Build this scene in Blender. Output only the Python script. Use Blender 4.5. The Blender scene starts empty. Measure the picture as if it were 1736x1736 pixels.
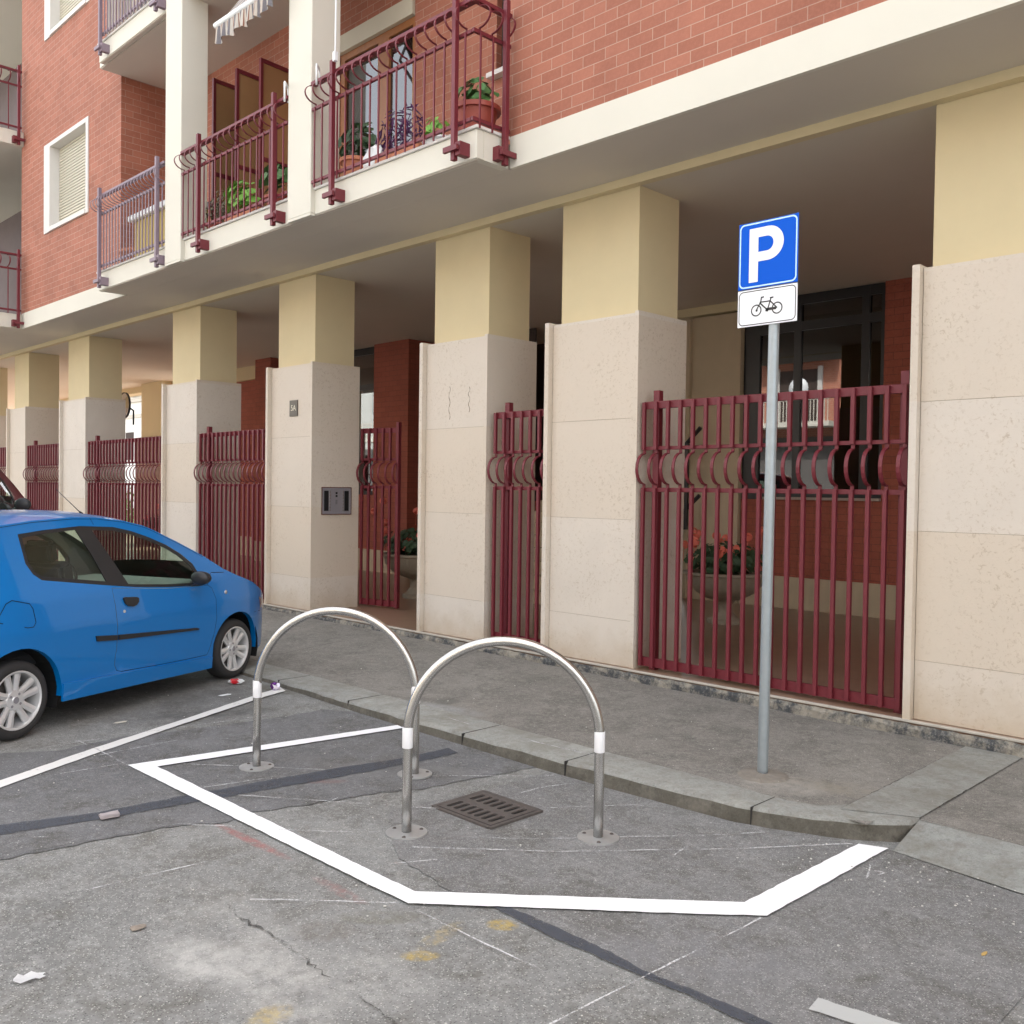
import bpy, bmesh, math, random
from mathutils import Vector, Matrix
from mathutils.geometry import delaunay_2d_cdt
random.seed(7)
C = bpy.context.scene.collection
sc = bpy.context.scene
R = math.radians

# ------------------------------------------------------------ camera
cam = bpy.data.cameras.new("camera")
cam.sensor_fit = 'HORIZONTAL'; cam.sensor_width = 36.0; cam.lens = 0.92141 * 36.0
cam.clip_start = 0.05; cam.clip_end = 600
camo = bpy.data.objects.new("camera", cam); C.objects.link(camo)
YAW, PITCH, ROLL = 0.78506, -0.02192, 0.01402
F = Vector((-math.sin(YAW), math.cos(YAW), 0)); Rt = Vector((math.cos(YAW), math.sin(YAW), 0)); U = Vector((0, 0, 1))
F2 = F * math.cos(PITCH) + U * math.sin(PITCH); U2 = U * math.cos(PITCH) - F * math.sin(PITCH)
R2 = Rt * math.cos(ROLL) + U2 * math.sin(ROLL); U3 = U2 * math.cos(ROLL) - Rt * math.sin(ROLL)
m = Matrix((R2, U3, -F2)).transposed().to_4x4(); m.translation = Vector((0, 0, 1.5))
camo.matrix_world = m
sc.camera = camo

# ------------------------------------------------------------ light (the street lies in the block's own shade; the far side is sunlit)
w = bpy.data.worlds.new("World"); sc.world = w; w.use_nodes = True
nt = w.node_tree; nt.nodes.clear()
sky = nt.nodes.new('ShaderNodeTexSky'); sky.sky_type = 'NISHITA'; sky.sun_disc = False
SUN_EL, SUN_AZ = R(50), R(12)
sky.sun_elevation = SUN_EL; sky.sun_rotation = SUN_AZ
sky.air_density = 1.0; sky.dust_density = 4.0; sky.ozone_density = 1.0
bw = nt.nodes.new('ShaderNodeHueSaturation'); bw.inputs['Saturation'].default_value = 0.18
bg = nt.nodes.new('ShaderNodeBackground'); bg.inputs['Strength'].default_value = 0.15
wo = nt.nodes.new('ShaderNodeOutputWorld')
nt.links.new(sky.outputs[0], bw.inputs['Color']); nt.links.new(bw.outputs[0], bg.inputs[0]); nt.links.new(bg.outputs[0], wo.inputs[0])
sl = bpy.data.lights.new("sun", 'SUN'); sl.energy = 2.6; sl.angle = R(0.5); sl.color = (1.0, 0.95, 0.88)
so = bpy.data.objects.new("sun", sl); C.objects.link(so)
dirv = Vector((math.sin(SUN_AZ) * math.cos(SUN_EL), math.cos(SUN_AZ) * math.cos(SUN_EL), math.sin(SUN_EL)))
so.rotation_euler = dirv.to_track_quat('Z', 'Y').to_euler(); so.location = (0, 0, 20)
sc.view_settings.view_transform = 'Standard'; sc.view_settings.look = 'None'
sc.view_settings.gamma = 1.0; sc.view_settings.exposure = 2.38
try:
    sc.cycles.max_bounces = 8; sc.cycles.diffuse_bounces = 5; sc.cycles.glossy_bounces = 4
    sc.cycles.transparent_max_bounces = 12; sc.cycles.use_denoising = True
except Exception:
    pass

# ------------------------------------------------------------ helpers
BASE = {}

def tag(o, label=None, cat=None, group=None, kind=None):
    if label: o['label'] = label
    if cat: o['category'] = cat
    if group: o['group'] = group
    if kind: o['kind'] = kind
    return o

def thing(name, label, cat, loc=(0, 0, 0), rotz=0, group=None, scale=1.0, absolute=False):
    o = bpy.data.objects.new(name, None); C.objects.link(o)
    o.empty_display_size = 0.1
    o.location = loc; o.rotation_euler = (0, 0, rotz); o.scale = (scale,) * 3 if not isinstance(scale, tuple) else scale
    tag(o, label, cat, group)
    if absolute: BASE[o.name] = Vector(loc)
    return o

def base_of(p):
    while p is not None:
        if p.name in BASE: return BASE[p.name]
        p = p.parent
    return Vector((0, 0, 0))

def obj(name, bm, mat, parent=None, smooth=False, loc=None, angle=None):
    me = bpy.data.meshes.new(name)
    b = base_of(parent)
    if b.length > 0: bmesh.ops.translate(bm, verts=bm.verts, vec=-b)
    if smooth:
        for f in bm.faces: f.smooth = True
    bm.to_mesh(me); bm.free()
    if smooth and angle:
        try: me.set_sharp_from_angle(angle=R(angle))
        except Exception: pass
    for mm in (mat if isinstance(mat, (list, tuple)) else [mat]): me.materials.append(mm)
    o = bpy.data.objects.new(name, me); C.objects.link(o)
    if parent is not None: o.parent = parent
    if loc is not None: o.location = loc
    return o

def link_copy(src, parent, loc=None, rotz=None):
    o = src.copy(); C.objects.link(o); o.parent = parent
    if loc is not None: o.location = loc
    if rotz is not None: o.rotation_euler = (0, 0, rotz)
    return o

def copy_tree(o, parent=None):
    c = o.copy(); C.objects.link(c)
    if parent is not None: c.parent = parent
    for ch in [x for x in bpy.data.objects if x.parent == o]: copy_tree(ch, c)
    return c

def box(bm, x0, x1, y0, y1, z0, z1, bev=0.0, mat=0):
    vs = [bm.verts.new((x, y, z)) for z in (z0, z1) for y in (y0, y1) for x in (x0, x1)]
    fs = [(0, 2, 3, 1), (4, 5, 7, 6), (0, 1, 5, 4), (2, 6, 7, 3), (0, 4, 6, 2), (1, 3, 7, 5)]
    F_ = [bm.faces.new([vs[i] for i in f]) for f in fs]
    for f in F_: f.material_index = mat
    if bev > 0:
        es = list({e for f in F_ for e in f.edges})
        bmesh.ops.bevel(bm, geom=es, offset=bev, segments=1, affect='EDGES')
    return F_

def obox(bm, c, half, M3, bev=0):
    """oriented box: centre, half sizes, 3x3 matrix"""
    vs = [bm.verts.new(Vector(c) + M3 @ Vector((sx * half[0], sy * half[1], sz * half[2]))) for sz in (-1, 1) for sy in (-1, 1) for sx in (-1, 1)]
    fs = [(0, 2, 3, 1), (4, 5, 7, 6), (0, 1, 5, 4), (2, 6, 7, 3), (0, 4, 6, 2), (1, 3, 7, 5)]
    for f in fs: bm.faces.new([vs[i] for i in f])

def B(*a, **k):
    bm = bmesh.new(); box(bm, *a, **k); return bm

def tube(bm, pts, r, seg=10, closed=False, caps=True):
    pts = [Vector(p) for p in pts]; n = len(pts); rings = []
    rr = r if isinstance(r, (list, tuple)) else [r] * n
    prev = None
    for i, p in enumerate(pts):
        if closed: t = (pts[(i + 1) % n] - pts[i - 1]).normalized()
        else: t = (pts[min(i + 1, n - 1)] - pts[max(i - 1, 0)]).normalized()
        if prev is None:
            a = Vector((0, 0, 1)) if abs(t.z) < 0.9 else Vector((1, 0, 0))
            u = t.cross(a).normalized()
        else:
            u = (prev - t * prev.dot(t)).normalized()
        prev = u; v = t.cross(u)
        rings.append([bm.verts.new(p + (u * math.cos(2 * math.pi * k / seg) + v * math.sin(2 * math.pi * k / seg)) * rr[i]) for k in range(seg)])
    for i in range(n if closed else n - 1):
        a, b = rings[i], rings[(i + 1) % n]
        for k in range(seg): bm.faces.new([a[k], a[(k + 1) % seg], b[(k + 1) % seg], b[k]])
    if caps and not closed:
        bm.faces.new(rings[0][::-1]); bm.faces.new(rings[-1])

def lathe(bm, prof, seg=32, c=(0, 0, 0), axis='z', lobes=0, amp=0):
    rings = []
    for (r, z) in prof:
        ring = []
        for k in range(seg):
            a = 2 * math.pi * k / seg
            q = r * (1 + (amp * abs(math.sin(lobes * a / 2)) if lobes and r > 0.06 else 0))
            p = (q * math.cos(a), q * math.sin(a), z)
            if axis == 'y': p = (p[0], p[2], p[1])
            ring.append(bm.verts.new((p[0] + c[0], p[1] + c[1], p[2] + c[2])))
        rings.append(ring)
    for a, b in zip(rings, rings[1:]):
        for k in range(seg):
            f = [a[k], a[(k + 1) % seg], b[(k + 1) % seg], b[k]]
            bm.faces.new(f if axis != 'y' else f[::-1])

def strip(bm, P, Q, zf, dz=0.0, mat=0):
    """sheet between two polylines of (x, y) laid at height zf(x)"""
    a = [bm.verts.new((x, y, zf(x) + dz)) for x, y in P]; b = [bm.verts.new((x, y, zf(x) + dz)) for x, y in Q]
    for i in range(len(a) - 1):
        f = bm.faces.new([a[i], a[i + 1], b[i + 1], b[i]]); f.material_index = mat
        if f.normal.z < 0 or True:
            f.normal_update()
            if f.normal.z < 0: f.normal_flip()

def poly(bm, P, zf, dz=0.0):
    f = bm.faces.new([bm.verts.new((x, y, zf(x) + dz)) for x, y in P]); f.normal_update()
    if f.normal.z < 0: f.normal_flip()
    bmesh.ops.triangulate(bm, faces=[f])

def dens(P, step, jit=0.0, closed=False):
    out = []
    n = len(P)
    for i in range(n if closed else n - 1):
        a, b = Vector(P[i]).to_2d(), Vector(P[(i + 1) % n]).to_2d()
        k = max(1, int((b - a).length / step))
        for j in range(k):
            q = a.lerp(b, j / k)
            if jit and (j or not closed): q = q + Vector((random.uniform(-jit, jit), random.uniform(-jit, jit)))
            out.append((q.x, q.y))
    if not closed: out.append(tuple(P[-1]))
    return out

def inside(p, poly_):
    x, y = p; c = False; j = len(poly_) - 1
    for i in range(len(poly_)):
        xi, yi = poly_[i]; xj, yj = poly_[j]
        if (yi > y) != (yj > y) and x < (xj - xi) * (y - yi) / (yj - yi) + xi: c = not c
        j = i
    return c

def cdt(outer, holes=(), grid=0.07):
    loops = [outer] + list(holes); pts = []; edges = []
    for L in loops:
        s = len(pts); pts += [Vector(p) for p in L]
        edges += [(s + i, s + (i + 1) % len(L)) for i in range(len(L))]
    xs = [p[0] for p in outer]; ys = [p[1] for p in outer]
    def dmin(q):
        return min((q - pts[a].lerp(pts[b], max(0, min(1, (q - pts[a]).dot(pts[b] - pts[a]) / max(1e-9, (pts[b] - pts[a]).length_squared))))).length for a, b in edges)
    if grid:
        x = min(xs)
        while x < max(xs):
            y = min(ys)
            while y < max(ys):
                q = Vector((x, y))
                if inside((x, y), outer) and not any(inside((x, y), h) for h in holes) and dmin(q) > grid * 0.45: pts.append(q)
                y += grid
            x += grid
    v, e, f, *_ = delaunay_2d_cdt(pts, edges, [], 0, 1e-5)
    keep = []
    for t in f:
        c = sum((v[i] for i in t), Vector((0, 0))) / len(t)
        if inside((c.x, c.y), outer) and not any(inside((c.x, c.y), h) for h in holes): keep.append(t)
    return v, keep

# ------------------------------------------------------------ materials
MATS = {}

class N:
    def __init__(s, name):
        s.m = bpy.data.materials.new(name); s.m.use_nodes = True
        s.t = s.m.node_tree; s.p = s.t.nodes['Principled BSDF']; s.out = s.t.nodes['Material Output']
        s.geo = s.t.nodes.new('ShaderNodeNewGeometry'); s.pos = s.geo.outputs['Position']
    def n(s, typ, **k):
        x = s.t.nodes.new(typ)
        for a, b in k.items(): setattr(x, a, b)
        return x
    def l(s, a, b): s.t.links.new(a, b)
    def noise(s, scale, detail=4, rough=0.55, vec=None, dist=0):
        x = s.n('ShaderNodeTexNoise'); x.inputs['Scale'].default_value = scale; x.inputs['Detail'].default_value = detail
        x.inputs['Roughness'].default_value = rough; x.inputs['Distortion'].default_value = dist
        s.l(vec or s.pos, x.inputs['Vector']); return x.outputs['Fac']
    def ramp(s, fac, stops):
        x = s.n('ShaderNodeValToRGB'); s.l(fac, x.inputs[0])
        while len(x.color_ramp.elements) < len(stops): x.color_ramp.elements.new(0.5)
        for e, (p, c) in zip(x.color_ramp.elements, stops):
            e.position = p; e.color = (c, c, c, 1) if not isinstance(c, (tuple, list)) else (*c, 1)
        return x.outputs[0]
    def mix(s, a, b, f, mode='MIX'):
        x = s.n('ShaderNodeMix', data_type='RGBA', blend_type=mode)
        for inp, val in ((x.inputs[6], a), (x.inputs[7], b)):
            if isinstance(val, (tuple, list)): inp.default_value = (*val, 1)
            else: s.l(val, inp)
        if isinstance(f, (int, float)): x.inputs[0].default_value = f
        else: s.l(f, x.inputs[0])
        return x.outputs[2]
    def math(s, op, a, b=0.0, c=None):
        x = s.n('ShaderNodeMath', operation=op)
        for inp, val in zip(x.inputs, (a, b) if c is None else (a, b, c)):
            if isinstance(val, (int, float)): inp.default_value = val
            else: s.l(val, inp)
        return x.outputs[0]
    def bump(s, h, strength, dist=0.01):
        x = s.n('ShaderNodeBump'); x.inputs['Strength'].default_value = strength; x.inputs['Distance'].default_value = dist
        s.l(h, x.inputs['Height']); s.l(x.outputs[0], s.p.inputs['Normal'])
    def col(s, c):
        if isinstance(c, (tuple, list)): s.p.inputs['Base Color'].default_value = (*c, 1)
        else: s.l(c, s.p.inputs['Base Color'])
    def set(s, **k):
        for a, b in k.items():
            a = a.replace('_', ' ')
            if isinstance(b, (int, float)): s.p.inputs[a].default_value = b
            else: s.l(b, s.p.inputs[a])

def simple(name, c, rough=0.6, metal=0.0, var=0.12, scale=6, bump=0.1, bscale=60, spec=0.5, coat=0.0):
    if name in MATS: return MATS[name]
    k = N(name); f = k.noise(scale, 5, 0.6)
    k.col(k.mix(tuple(x * (1 - var) for x in c), tuple(min(1, x * (1 + var)) for x in c), f))
    k.set(Roughness=rough, Metallic=metal); k.p.inputs['Specular IOR Level'].default_value = spec
    if coat: k.p.inputs['Coat Weight'].default_value = coat; k.p.inputs['Coat Roughness'].default_value = 0.04
    if bump: k.bump(k.noise(bscale, 4), bump, 0.003)
    MATS[name] = k.m; return k.m

def sep(k):
    x = k.n('ShaderNodeSeparateXYZ'); k.l(k.pos, x.inputs[0]); return x.outputs
def comb(k, x, y, z=0.0):
    c = k.n('ShaderNodeCombineXYZ')
    for i, v in enumerate((x, y, z)):
        if isinstance(v, (int, float)): c.inputs[i].default_value = v
        else: k.l(v, c.inputs[i])
    return c.outputs[0]

def brick(name, c1, c2, mortar, bump=0.5, bw_=0.222, rh=0.0905, mort=0.005):
    k = N(name); s = sep(k)
    nrm = k.n('ShaderNodeSeparateXYZ'); k.l(k.geo.outputs['True Normal'], nrm.inputs[0])
    side = k.math('GREATER_THAN', k.math('ABSOLUTE', nrm.outputs[0]), 0.5)
    uu = k.math('ADD', k.math('MULTIPLY', s[0], k.math('SUBTRACT', 1.0, side)), k.math('MULTIPLY', s[1], side))
    b = k.n('ShaderNodeTexBrick'); k.l(comb(k, uu, s[2]), b.inputs['Vector'])
    b.offset = 0.5; b.inputs['Scale'].default_value = 1.0; b.inputs['Brick Width'].default_value = bw_
    b.inputs['Row Height'].default_value = rh; b.inputs['Mortar Size'].default_value = mort; b.inputs['Mortar Smooth'].default_value = 0.3
    b.inputs['Bias'].default_value = 0.0
    b.inputs['Color1'].default_value = (*c1, 1); b.inputs['Color2'].default_value = (*c2, 1); b.inputs['Mortar'].default_value = (*mortar, 1)
    st = k.mix(b.outputs['Color'], tuple(x * 0.55 for x in c1), k.ramp(k.noise(0.9, 6, 0.7), [(0.42, 0.0), (0.75, 0.45)]))
    k.col(k.mix(st, tuple(min(1, x * 1.5 + .03) for x in c1), k.ramp(k.noise(35, 4, 0.7), [(0.45, 0.0), (0.85, 0.4)])))
    k.set(Roughness=0.8)
    h = k.math('ADD', k.math('MULTIPLY', b.outputs['Fac'], -1.0), k.math('MULTIPLY', k.noise(90, 3), 0.3))
    k.bump(h, bump, 0.006)
    MATS[name] = k.m; return k.m

def asphalt(name, base, light=0.5, agg=260, stains=False, tint=(1, 1, 1), contrast=0.35, pebble=0.55):
    k = N(name)
    lo = tuple(base * t * (1 - contrast) for t in tint); hi = tuple(base * t * (1 + contrast) for t in tint)
    c = k.mix(lo, hi, k.noise(agg * 0.55, 6, 0.75))
    c = k.mix(c, tuple(base * t * 0.62 for t in tint), k.ramp(k.noise(1.3, 6, 0.62), [(0.42, 0.0), (0.75, 0.6)]))
    c = k.mix(c, tuple(min(1, base * t * 1.5) for t in tint), k.ramp(k.noise(0.7, 7, 0.65, dist=0.4), [(0.5, 0.0), (0.78, 0.55)]))
    c = k.mix(c, (base * .60, base * .57, base * .50), k.ramp(k.noise(3.5, 8, 0.72, dist=.5), [(0.47, 0.0), (0.64, 0.75)]))
    c = k.mix(c, tuple(base * t * 1.35 for t in tint), k.ramp(k.noise(6.5, 8, 0.75), [(0.50, 0.0), (0.66, 0.6)]))
    c = k.mix(c, tuple(base * t * 1.42 for t in tint), k.ramp(k.noise(26, 6, 0.8), [(0.50, 0.0), (0.66, 0.65)]))
    c = k.mix(c, tuple(base * t * 0.45 for t in tint), k.ramp(k.noise(60, 5, 0.8), [(0.58, 0.0), (0.72, 0.75)]))
    v = k.n('ShaderNodeTexVoronoi'); v.inputs['Scale'].default_value = agg * 0.55; v.inputs['Randomness'].default_value = 1
    k.l(k.pos, v.inputs['Vector'])
    sv = k.n('ShaderNodeSeparateColor'); k.l(v.outputs['Color'], sv.inputs[0])
    peb = k.math('MULTIPLY', k.math('GREATER_THAN', sv.outputs[0], pebble + 0.22), k.math('LESS_THAN', v.outputs['Distance'], 0.42))
    c = k.mix(c, (light * tint[0], light * tint[1] * 0.99, light * tint[2] * 0.95), k.math('MULTIPLY', peb, 0.55))
    dk = k.math('MULTIPLY', k.math('LESS_THAN', sv.outputs[1], 0.2), k.math('LESS_THAN', v.outputs['Distance'], 0.45))
    c = k.mix(c, (0.02, 0.02, 0.021), k.math('MULTIPLY', dk, 0.5))
    v2 = k.n('ShaderNodeTexVoronoi'); v2.inputs['Scale'].default_value = 34; k.l(k.pos, v2.inputs['Vector'])
    s2 = k.n('ShaderNodeSeparateColor'); k.l(v2.outputs['Color'], s2.inputs[0])
    grit = k.math('MULTIPLY', k.math('GREATER_THAN', s2.outputs[0], 0.9), k.math('LESS_THAN', v2.outputs['Distance'], 0.13))
    c = k.mix(c, (0.62, 0.61, 0.57), k.math('MULTIPLY', grit, 0.8))
    if stains:
        s = sep(k)
        def ell(cx, cy, rx, ry, a, soft=0.5, ns=9, nlo=0.35, nhi=0.65):
            dx = k.math('SUBTRACT', s[0], cx); dy = k.math('SUBTRACT', s[1], cy)
            ca, sa = math.cos(a), math.sin(a)
            u = k.math('DIVIDE', k.math('ADD', k.math('MULTIPLY', dx, ca), k.math('MULTIPLY', dy, sa)), rx)
            w_ = k.math('DIVIDE', k.math('SUBTRACT', k.math('MULTIPLY', dy, ca), k.math('MULTIPLY', dx, sa)), ry)
            d = k.math('ADD', k.math('MULTIPLY', u, u), k.math('MULTIPLY', w_, w_))
            g = k.math('SUBTRACT', 1.0, d); g = k.math('MAXIMUM', g, 0.0); g = k.math('MINIMUM', k.math('DIVIDE', g, soft), 1.0)
            return k.math('MULTIPLY', g, k.ramp(k.noise(ns, 6, 0.7), [(nlo, 0.0), (nhi, 1.0)]))
        for args, colr, st in stains:
            c = k.mix(c, colr, k.math('MULTIPLY', ell(*args), st))
    k.col(c); k.set(Roughness=0.88); k.p.inputs['Specular IOR Level'].default_value = 0.3
    h = k.math('ADD', k.noise(agg * 0.5, 5, 0.8), k.math('MULTIPLY', k.noise(12, 3), 0.6))
    k.bump(h, 0.55, 0.008)
    MATS[name] = k.m; return k.m

def stone(name, c, pit=0.3, gran=False, rough=0.55):
    k = N(name); s = sep(k)
    st = comb(k, s[0], s[1], k.math('MULTIPLY', s[2], 1.0))
    col = k.mix(tuple(x * 0.88 for x in c), tuple(min(1, x * 1.08) for x in c), k.noise(2.2, 6, 0.6, dist=0.6))
    cell = k.n('ShaderNodeTexWhiteNoise', noise_dimensions='1D')
    oi = k.n('ShaderNodeObjectInfo'); blk = k.math('ADD', k.math('MULTIPLY', oi.outputs['Random'], 91.0), k.math('MULTIPLY', k.math('FLOOR', k.math('DIVIDE', k.math('SUBTRACT', s[2], 0.40), 0.87)), 7.3))
    k.l(blk, cell.inputs['W'])
    col = k.mix(col, tuple(x * y for x, y in zip(c, (0.95, 0.905, 0.84))), k.math('MULTIPLY', cell.outputs['Value'], 1.0))
    pits = k.ramp(k.noise(38, 6, 0.72, dist=0.8), [(0.55, 0.0), (0.62, 1.0)])
    area = k.ramp(k.noise(1.7, 3, 0.5), [(0.38, 0.0), (0.62, 1.0)])
    pm = k.math('MULTIPLY', pits, k.math('ADD', k.math('MULTIPLY', area, 0.85), 0.1))
    col = k.mix(col, tuple(x * y for x, y in zip(c, (0.62, 0.53, 0.42))), k.math('MULTIPLY', pm, pit * 2))
    # dirt splashed up from the pavement
    dirt = k.math('MULTIPLY', k.ramp(k.math('ADD', s[2], k.math('MULTIPLY', k.noise(5, 5, 0.7), 0.5)), [(0.18, 1.0), (0.55, 0.0)]), 0.55)
    col = k.mix(col, tuple(x * y for x, y in zip(c, (0.62, 0.50, 0.34))), dirt)
    k.col(col); k.set(Roughness=rough)
    k.bump(k.math('SUBTRACT', k.noise(70, 4), k.math('MULTIPLY', pm, 0.8)), 0.18, 0.004)
    MATS[name] = k.m; return k.m

def granite(name, c):
    k = N(name)
    col = k.mix(tuple(x * 0.45 for x in c), tuple(x * 1.55 for x in c), k.noise(110, 6, 0.85))
    col = k.mix(col, tuple(x * 0.5 for x in c), k.ramp(k.noise(45, 6, 0.8), [(0.52, 0.0), (0.68, 0.8)]))
    col = k.mix(col, (0.20, 0.18, 0.15), k.ramp(k.noise(9, 7, 0.8), [(0.46, 0.0), (0.66, 0.7)]))
    col = k.mix(col, (c[0] * 0.55, c[1] * 0.5, c[2] * 0.4), k.ramp(k.noise(2.6, 6, 0.7), [(0.5, 0.0), (0.75, 0.7)]))
    col = k.mix(col, tuple(min(1, x * 1.6) for x in c), k.ramp(k.noise(1.6, 6, 0.7, dist=1), [(0.52, 0.0), (0.72, 0.6)]))
    k.col(col); k.set(Roughness=0.8); k.bump(k.noise(60, 7, 0.85), 0.9, 0.008)
    MATS[name] = k.m; return k.m

def worn(name, c, lo=0.42, hi=0.5, scale=60, strength=1.0):
    """worn paint or chalk: patchy cover over what lies below"""
    k = N(name); k.col(c); k.set(Roughness=0.8)
    tr = k.n('ShaderNodeBsdfTransparent'); mx = k.n('ShaderNodeMixShader')
    a = k.math('MULTIPLY', k.ramp(k.math('ADD', k.math('MULTIPLY', k.noise(scale, 5, 0.8), 0.6), k.math('MULTIPLY', k.noise(6, 3), 0.4)), [(lo, 0.0), (hi, 1.0)]), strength)
    k.l(a, mx.inputs[0]); k.l(tr.outputs[0], mx.inputs[1]); k.l(k.p.outputs[0], mx.inputs[2]); k.l(mx.outputs[0], k.out.inputs[0])
    MATS[name] = k.m; return k.m

def glass(name, tint, clear=0.7, ior=1.5):
    k = N(name)
    tr = k.n('ShaderNodeBsdfTransparent'); tr.inputs[0].default_value = (*tint, 1)
    gl = k.n('ShaderNodeBsdfGlossy'); gl.inputs['Roughness'].default_value = 0.01; gl.inputs[0].default_value = (0.95, 0.97, 1, 1)
    fr = k.n('ShaderNodeFresnel'); k.l(k.math('ADD', ior, k.math('MULTIPLY', k.geo.outputs['Backfacing'], 1 / ior - ior)), fr.inputs[0])
    mx = k.n('ShaderNodeMixShader'); k.l(fr.outputs[0], mx.inputs[0]); k.l(tr.outputs[0], mx.inputs[1]); k.l(gl.outputs[0], mx.inputs[2])
    k.l(mx.outputs[0], k.out.inputs[0]); MATS[name] = k.m; return k.m

M_brick = brick('brick_facade', (0.325, 0.118, 0.072), (0.40, 0.152, 0.096), (0.45, 0.29, 0.22), mort=.0040)
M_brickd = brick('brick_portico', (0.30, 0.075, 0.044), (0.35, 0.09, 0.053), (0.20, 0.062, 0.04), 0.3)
M_plaster = simple('yellow_plaster', (0.66, 0.555, 0.345), 0.85, var=0.06, scale=3, bump=0.12, bscale=200)
M_cream = simple('cream_paint', (0.68, 0.65, 0.56), 0.75, var=0.04, scale=2, bump=0.08, bscale=90)
M_soffit = simple('soffit_paint', (0.62, 0.565, 0.485), 0.85, var=0.05, scale=1.2, bump=0.06, bscale=120)
M_ceil = simple('portico_ceiling_paint', (0.66, 0.60, 0.50), 0.85, var=0.05, scale=1.2, bump=0.06)
M_stone = stone('travertine', (0.665, 0.60, 0.525), 0.30)
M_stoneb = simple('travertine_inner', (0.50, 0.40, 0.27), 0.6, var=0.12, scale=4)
M_maroon = simple('maroon_paint', (0.150, 0.016, 0.025), 0.48, var=0.12, scale=9, bump=0.05)
M_mauve = simple('faded_mauve_paint', (0.23, 0.17, 0.205), 0.5, var=0.15, scale=9, bump=0.05)
M_white = simple('white_stone_trim', (0.66, 0.635, 0.60), 0.6, var=0.05)
M_shut = simple('shutter_slats', (0.60, 0.555, 0.44), 0.55, var=0.04, bump=0)
M_wood = simple('varnished_wood', (0.33, 0.13, 0.045), 0.4, var=0.2, scale=14)
M_dark = simple('dark_frame', (0.017, 0.015, 0.016), 0.35, var=0.1, bump=0)
M_black = simple('black_plastic', (0.022, 0.022, 0.024), 0.45, var=0.1, bump=0.05)
M_room = simple('dark_room', (0.06, 0.04, 0.032), 0.8, bump=0)
M_tile = simple('portico_tiles', (0.27, 0.17, 0.115), 0.30, var=0.25, scale=5, bump=0.03)
M_steel = simple('brushed_steel', (0.60, 0.59, 0.565), 0.27, metal=1.0, var=0.05, scale=20, bump=0.015, bscale=220)
M_steelp = simple('steel_plate', (0.46, 0.46, 0.455), 0.5, metal=0.6, var=0.12, scale=30)
M_galv = simple('galvanised_steel', (0.36, 0.40, 0.42), 0.45, metal=0.6, var=0.16, scale=22, bump=0.05)
M_tape = simple('white_tape', (0.85, 0.85, 0.86), 0.35, var=0.02, bump=0)
M_blue = simple('sign_blue', (0.0, 0.095, 0.60), 0.55, var=0.03, bump=0, spec=0.15)
M_sw = simple('sign_white', (0.84, 0.85, 0.87), 0.35, var=0.02, bump=0)
M_lb = simple('sign_rim', (0.55, 0.80, 0.90), 0.35, var=0.02, bump=0)
M_line = simple('fresh_white_paint', (0.93, 0.93, 0.94), 0.6, var=0.02, scale=20, bump=0.35, bscale=320)
M_oline = worn('old_white_paint', (0.74, 0.73, 0.70), 0.33, 0.42, 40)
M_grey = worn('worn_pale_paint', (0.55, 0.56, 0.54), 0.30, 0.42, 60, 0.8)
M_chalk = worn('chalk', (0.78, 0.78, 0.78), 0.44, 0.56, 90, 0.75)
M_tar = worn('tar_seal', (0.07, 0.076, 0.092), 0.34, 0.50, 70, 0.85)
M_terra = simple('terracotta', (0.46, 0.17, 0.09), 0.75, var=0.15)
M_terrad = simple('red_brown_plastic', (0.30, 0.055, 0.035), 0.5, var=0.1)
M_rust = simple('rusty_iron', (0.105, 0.09, 0.082), 0.75, metal=0.2, var=0.35, scale=40, bump=0.5)
M_conc = simple('rough_concrete', (0.27, 0.25, 0.22), 0.9, var=0.35, scale=12, bump=0.8, bscale=40)
M_hole = simple('hole', (0.004, 0.004, 0.004), 0.9, bump=0)
M_leaf = simple('green_leaves', (0.07, 0.17, 0.045), 0.5, var=0.5, scale=25, bump=0)
M_leafl = simple('bright_green_leaves', (0.20, 0.42, 0.07), 0.5, var=0.4, scale=25, bump=0)
M_leafd = simple('dark_green_leaves', (0.035, 0.075, 0.03), 0.55, var=0.5, scale=25, bump=0)
M_purp = simple('purple_leaves', (0.085, 0.025, 0.10), 0.5, var=0.5, scale=25, bump=0)
M_dry = simple('dry_plant', (0.15, 0.13, 0.09), 0.7, var=0.4, scale=25, bump=0)
M_flower = simple('coral_petals', (0.95, 0.22, 0.15), 0.6, var=0.25, scale=60, bump=0)
M_urn = simple('cast_stone', (0.33, 0.28, 0.21), 0.85, var=0.25, scale=14, bump=0.4)
M_win = glass('window_glass', (0.35, 0.35, 0.35), ior=2.1)
M_cglass = glass('car_glass', (0.74, 0.85, 0.78), ior=1.5)
M_curt = simple('curtain', (0.50, 0.47, 0.42), 0.9, var=0.1, scale=8)
M_pant = simple('tan_glass_panel', (0.36, 0.21, 0.10), 0.25, var=0.05, bump=0)
M_yel = simple('ochre_cabinet', (0.42, 0.30, 0.07), 0.6, var=0.05)
M_whitep = simple('white_plastic', (0.78, 0.80, 0.80), 0.4, var=0.04, bump=0)
M_panel = simple('intercom_metal', (0.30, 0.29, 0.31), 0.45, metal=0.3, var=0.05, bump=0)
M_plate = simple('number_plate_metal', (0.10, 0.09, 0.075), 0.4, metal=0.4, var=0.1, bump=0)
M_salmon = brick('salmon_brick_opposite', (0.42, 0.16, 0.10), (0.45, 0.18, 0.11), (0.5, 0.4, 0.32))
M_opp = simple('pale_opposite_render', (0.56, 0.58, 0.54), 0.85)
M_ochre = simple('pale_facade', (0.60, 0.55, 0.47), 0.85)

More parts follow.
